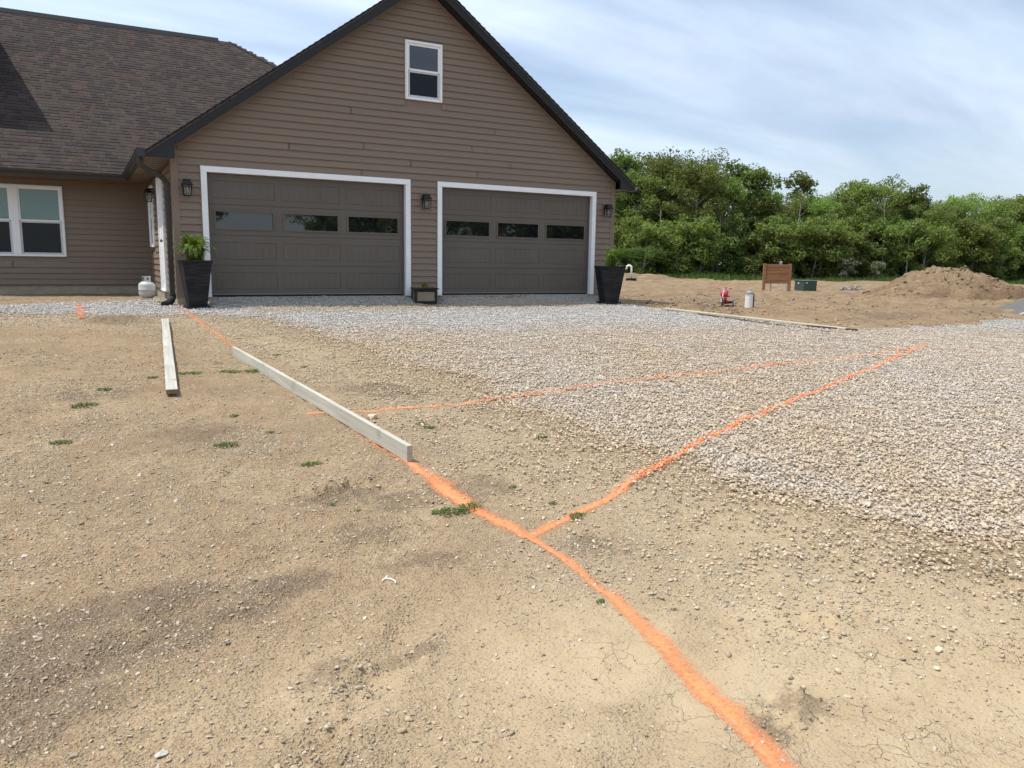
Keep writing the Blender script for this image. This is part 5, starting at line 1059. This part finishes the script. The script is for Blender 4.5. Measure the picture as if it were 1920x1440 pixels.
# ------------------------------------------------------------------ the wood
def tree_parts(seed, H, crown0, rx, n, leaf, mat, shape='round', bare=False, dens=1.0):
    r = random.Random(seed); nr_ = np.random.default_rng(seed); tr = MB(); tips = []
    top = Vector((r.uniform(-.3, .3), r.uniform(-.3, .3), H*0.86)); mid = Vector((r.uniform(-.25, .25), r.uniform(-.25, .25), H*0.45))
    R = 0.016*H+0.02
    tr.tube([(0, 0, -0.3), (mid.x*.4, mid.y*.4, H*.2), tuple(mid), tuple((mid+top)/2+Vector((r.uniform(-.15, .15), 0, 0))), tuple(top)], [R*1.3, R, R*.8, R*.5, R*.18], 7)
    nl = int(9+H)
    for k in range(nl):
        t = crown0*0.8+(0.92-crown0*0.8)*(k+r.random())/nl; p = (mid*(t/0.45) if t < .45 else mid+(top-mid)*((t-.45)/.41)); p.z = H*t if t < .86 else H*.86
        a = k*2.4+r.uniform(-.5, .5); rad = rx*(math.sin(PI*min(1, max(0.05, (t-crown0*.6)/(1.05-crown0*.6))))**0.6 if shape == 'round' else (1.05-t)*1.5)*r.uniform(.65, 1.1)
        d = Vector((math.cos(a)*rad, math.sin(a)*rad, rad*r.uniform(.25, .8))); q = p+d; m1 = p+d*.5+Vector((0, 0, rad*.12)); tr.tube([p, m1, q], [R*.38, R*.22, R*.07], 5, False); tips += [q, p+d*.72, m1+Vector((r.uniform(-.3, .3), r.uniform(-.3, .3), .2))]
    tips += [top+Vector((0, 0, H*.07)), top]
    for k in range(5): tips.append(top+Vector((r.uniform(-.5, .5)*rx, r.uniform(-.5, .5)*rx, H*r.uniform(-.06, .12))))
    # clumps of leaves round the limb ends
    C_, Rr = [], []
    for q in tips:
        for _ in range(3 if not bare else 2):
            C_.append(q+Vector((r.gauss(0, .34), r.gauss(0, .34), r.gauss(0, .30)))*(rx*.36)); Rr.append(rx*r.uniform(.10, .27)*(0.55 if bare else 1))
    C_ = np.array([c[:] for c in C_]); Rr = np.array(Rr); w = Rr**2; idx = nr_.choice(len(C_), n, p=w/w.sum())
    g_ = nr_.normal(size=(n, 3)); g_ /= np.linalg.norm(g_, axis=1)[:, None]; rad = nr_.uniform(0.25, 1.0, n)**0.5; P = C_[idx]+g_*(Rr[idx]*rad)[:, None]*np.array([1.15, 1.15, .8])
    nrm = g_*0.6+nr_.normal(size=(n, 3))*0.6+np.array([0, 0, .35]); nrm /= np.linalg.norm(nrm, axis=1)[:, None]
    u = np.cross(nrm, nr_.normal(size=(n, 3))); u /= np.linalg.norm(u, axis=1)[:, None]; v = np.cross(nrm, u); s = leaf*nr_.uniform(.55, 1.25, n)[:, None]
    Q = np.stack([P-u*s, P-v*s*.5, P+u*s, P+v*s*.5], 1); tint = np.clip(0.45+0.35*nr_.normal(size=n)*.6+0.25*(nr_.random(len(C_))[idx]-.5), 0, 1)
    return tr.mesh('trunk', m_bark), leaf_mesh('crown', Q, tint, mat)
KINDS = {'broad': tree_parts(1, 8.6, .25, 2.6, 10000, .115, m_leaf), 'broad2': tree_parts(2, 8.0, .22, 2.9, 11000, .10, m_leaflight), 'dark': tree_parts(3, 8.4, .30, 2.2, 7500, .14, m_leafdark), 'tall': tree_parts(4, 9.3, .52, 1.55, 4200, .13, m_leafdark), 'narrow': tree_parts(5, 8.0, .25, 1.5, 7000, .095, m_leaflight), 'sparse': tree_parts(6, 9.0, .42, 2.0, 1100, .10, m_leafdark, bare=True), 'shrub': tree_parts(7, 3.2, .03, 1.75, 5200, .10, m_leaf), 'shrub2': tree_parts(8, 2.8, .02, 1.7, 5200, .10, m_leafdark), 'pale': tree_parts(9, 2.3, .03, 1.05, 2600, .085, m_leafpale)}
def tree(kind, x, y, s, label, group, rz=None, name=None, sz=None):
    isb = kind in ('shrub', 'shrub2', 'pale'); r = empty(name or ('shrub' if isb else 'tree'), (x, y, tz(x, y)-0.05), random.uniform(0, 6.28) if rz is None else rz, label, 'shrub' if isb else 'tree', group); r.scale = (s, s, sz or s)
    a, b = KINDS[kind]; link('trunk' if not isb else 'stems', a, r); link('crown' if not isb else 'foliage', b, r); return r
def at(px, depth):   # world x,y for a column of the view at a depth (metres along the optical axis)
    d = fw+rt*((px-960)/FPX)-up*((500-720)/FPX); return CAM[0]+d.x*depth, CAM[1]+d.y*depth
def topscale(kind, ytop, px, depth):
    h0 = {'broad': 8.6, 'broad2': 8.0, 'dark': 8.4, 'tall': 9.3, 'narrow': 8.0, 'sparse': 9.0}[kind]
    hor = 489.5+0.0156*(px-960); return ((hor-ytop)/FPX*depth+1.15)/(h0*1.0)
NAMED = [(1166, 64, 288, 'tall', 'slender tree whose top rises just above the garage eave'), (1262, 66, 298, 'broad2', 'tall rounded tree, highest crown next to the garage roof'), (1392, 64, 318, 'dark', 'dark wind-blown tree left of the gap in the skyline'), (1490, 65, 326, 'tall', 'tall lollipop tree with bare pale trunk above the wood'), (1592, 67, 343, 'narrow', 'narrow light tree right of the lollipop tree'), (1662, 68, 330, 'sparse', 'sparse thin-leaved tree with twigs showing against the sky'), (1790, 70, 372, 'broad', 'rounded tree above the soil mound'), (1912, 72, 368, 'narrow', 'tree at the right edge of the photo')]
for px, dp, yt, kd, lb in NAMED:
    x, y = at(px, dp); tree(kd, x, y, topscale(kd, yt, px, dp), lb, 'trees at the edge of the wood')
ROW = [(1195, 63, 335, 'broad'), (1225, 68, 312, 'broad2'), (1300, 62, 318, 'broad'), (1335, 66, 325, 'broad2'), (1365, 62, 338, 'narrow'), (1425, 66, 362, 'broad'), (1455, 63, 372, 'broad2'), (1525, 64, 378, 'broad'), (1560, 68, 368, 'broad2'), (1622, 64, 352, 'broad'), (1690, 66, 358, 'dark'), (1725, 65, 390, 'broad2'), (1757, 69, 385, 'broad'), (1830, 67, 384, 'broad2'), (1868, 70, 378, 'broad'), (1950, 68, 376, 'broad2'), (2020, 72, 370, 'broad'), (2090, 74, 372, 'dark'), (1130, 66, 320, 'broad'), (1080, 66, 330, 'broad2')]
RL = ['leafy tree right beside the garage corner lantern', 'leafy tree just left of the highest crown', 'leafy tree just right of the highest crown', 'leafy tree behind the tricycle, left of the dark wind-blown one', 'narrow leafy tree touching the dark wind-blown one', 'low leafy tree filling the gap in the skyline', 'leafy tree rising behind the plank board', 'leafy tree rising behind the transformer box', 'leafy tree between the lollipop tree and the narrow one', 'leafy tree left of the sparse twiggy one', 'dark leafy tree right of the sparse twiggy one', 'low leafy tree left of the crown above the mound', 'leafy tree touching the rounded crown above the mound', 'leafy tree right of the rounded crown above the mound', 'leafy tree next to the one at the right edge']
for i, (px, dp, yt, kd) in enumerate(ROW):
    x, y = at(px, dp); tree(kd, x, y, topscale(kd, yt, px, dp), RL[i] if i < len(RL) else 'leafy tree of the wood outside the picture', 'leafy trees of the wood')
for i in range(26):       # deeper in the wood
    px = 1085+i*40+random.uniform(-12, 12); dp = random.uniform(74, 84); kd = random.choice(('broad', 'broad2', 'dark')); yt = np.interp(px, [1080, 1300, 1420, 1520, 1680, 1760, 2100], [335, 335, 385, 385, 372, 398, 390])+random.uniform(-4, 14); x, y = at(px, dp); tree(kd, x, y, topscale(kd, yt, px, dp), 'leafy tree deeper in the wood, mostly hidden by the front trees', 'hidden trees of the wood')
for px, dp, s, lb in ((1588, 59.0, 0.78, 'pale blossoming shrub right of the green transformer box'), (1645, 60.0, 0.66, 'smaller pale shrub left of the soil mound')):
    x, y = at(px, dp); tree('pale', x, y, s, lb, 'pale shrubs')
for i in range(46):
    px = 1120+i*21+random.uniform(-9, 9); dp = random.uniform(58.5, 61.5)+(px-1200)*0.006; s = random.uniform(.8, 1.35); x, y = at(px, dp); tree(random.choice(('shrub', 'shrub', 'shrub2')), x, y, s, 'green shrub in the thicket at the foot of the wood', 'thicket shrubs')
for i in range(30):
    px = 1120+i*32+random.uniform(-9, 9); dp = random.uniform(64, 68)+(px-1200)*0.006; x, y = at(px, dp); tree('shrub2', x, y, random.uniform(1.2, 1.7), 'shrub behind the thicket, showing only between other plants', 'hidden shrubs of the wood')
# trees behind the viewer that the garage windows mirror
for i in range(30):
    x = 7.5+i*1.9+random.uniform(-.6, .6); y = -60+random.uniform(-4, 4); kd = random.choice(('broad', 'broad2', 'dark')); sc_ = random.uniform(.85, 1.2)
    if i in (0, 1, 2, 3, 4): sc_, y = ((0.95, 0.42, 0.36, 0.45, 0.5)[i], -60)
    tree(kd, x, y, sc_, 'tree standing behind the viewer, mirrored in the garage windows', 'mirrored trees')
for i, (px, dp, h_) in enumerate(((1238, 60.5, 5.2), (1345, 61, 5.6), (1487, 61, 6.2), (1655, 62, 6.4), (1700, 61.5, 4.6))):
    x, y = at(px, dp); m = MB(); rr = random.Random(i+40); tp = (rr.uniform(-.3, .3), rr.uniform(-.3, .3), h_); m.tube([(0, 0, -.2), (tp[0]*.3, tp[1]*.3, h_*.4), tp], [0.075, 0.06, 0.025], 7)
    for k in range(7): z_ = h_*rr.uniform(.4, .97); a = rr.uniform(0, 6.28); L_ = rr.uniform(.4, 1.1); m.tube([(tp[0]*z_/h_, tp[1]*z_/h_, z_), (tp[0]*z_/h_+math.cos(a)*L_, tp[1]*z_/h_+math.sin(a)*L_, z_+L_*.7)], [0.022, 0.006], 5)
    sg = empty('bare_sapling', (x, y, tz(x, y)), 0, ('bare pale sapling behind the hooked vent pipe', 'bare pale sapling behind the tricycle', 'bare pale sapling below the lollipop tree', 'bare pale sapling below the sparse twiggy tree', 'bare pale sapling beside the left flank of the mound')[i], 'sapling', 'bare saplings in the wood edge'); m.build('stem', m_bark, sg)
# grass verge
Q, T = [], []; rr = np.random.default_rng(4)
for i in range(15000):
    px = rr.uniform(1110, 2080); dp = rr.uniform(53.5, 60)+(px-1200)*0.006+1.5*(vnoise(px*0.02, 0, 7)-.5); d = fw+rt*((px-960)/FPX)-up*((500-720)/FPX); x, y = CAM[0]+d.x*dp, CAM[1]+d.y*dp; z = -0.45
    h_ = rr.uniform(.12, .42)*(0.5+vnoise(px*.03, dp*.3, 9)); a = rr.uniform(0, 6.28); w = 0.035; l_ = rr.normal(0, .10, 2)
    Q.append([(x-w*math.cos(a), y-w*math.sin(a), z), (x+w*math.cos(a), y+w*math.sin(a), z), (x+l_[0]+.01, y+l_[1], z+h_), (x+l_[0]-.01, y+l_[1], z+h_)]); T.append(rr.random())
pr(link('grass', leaf_mesh('grass', Q, T, m_grass)), kind='stuff')
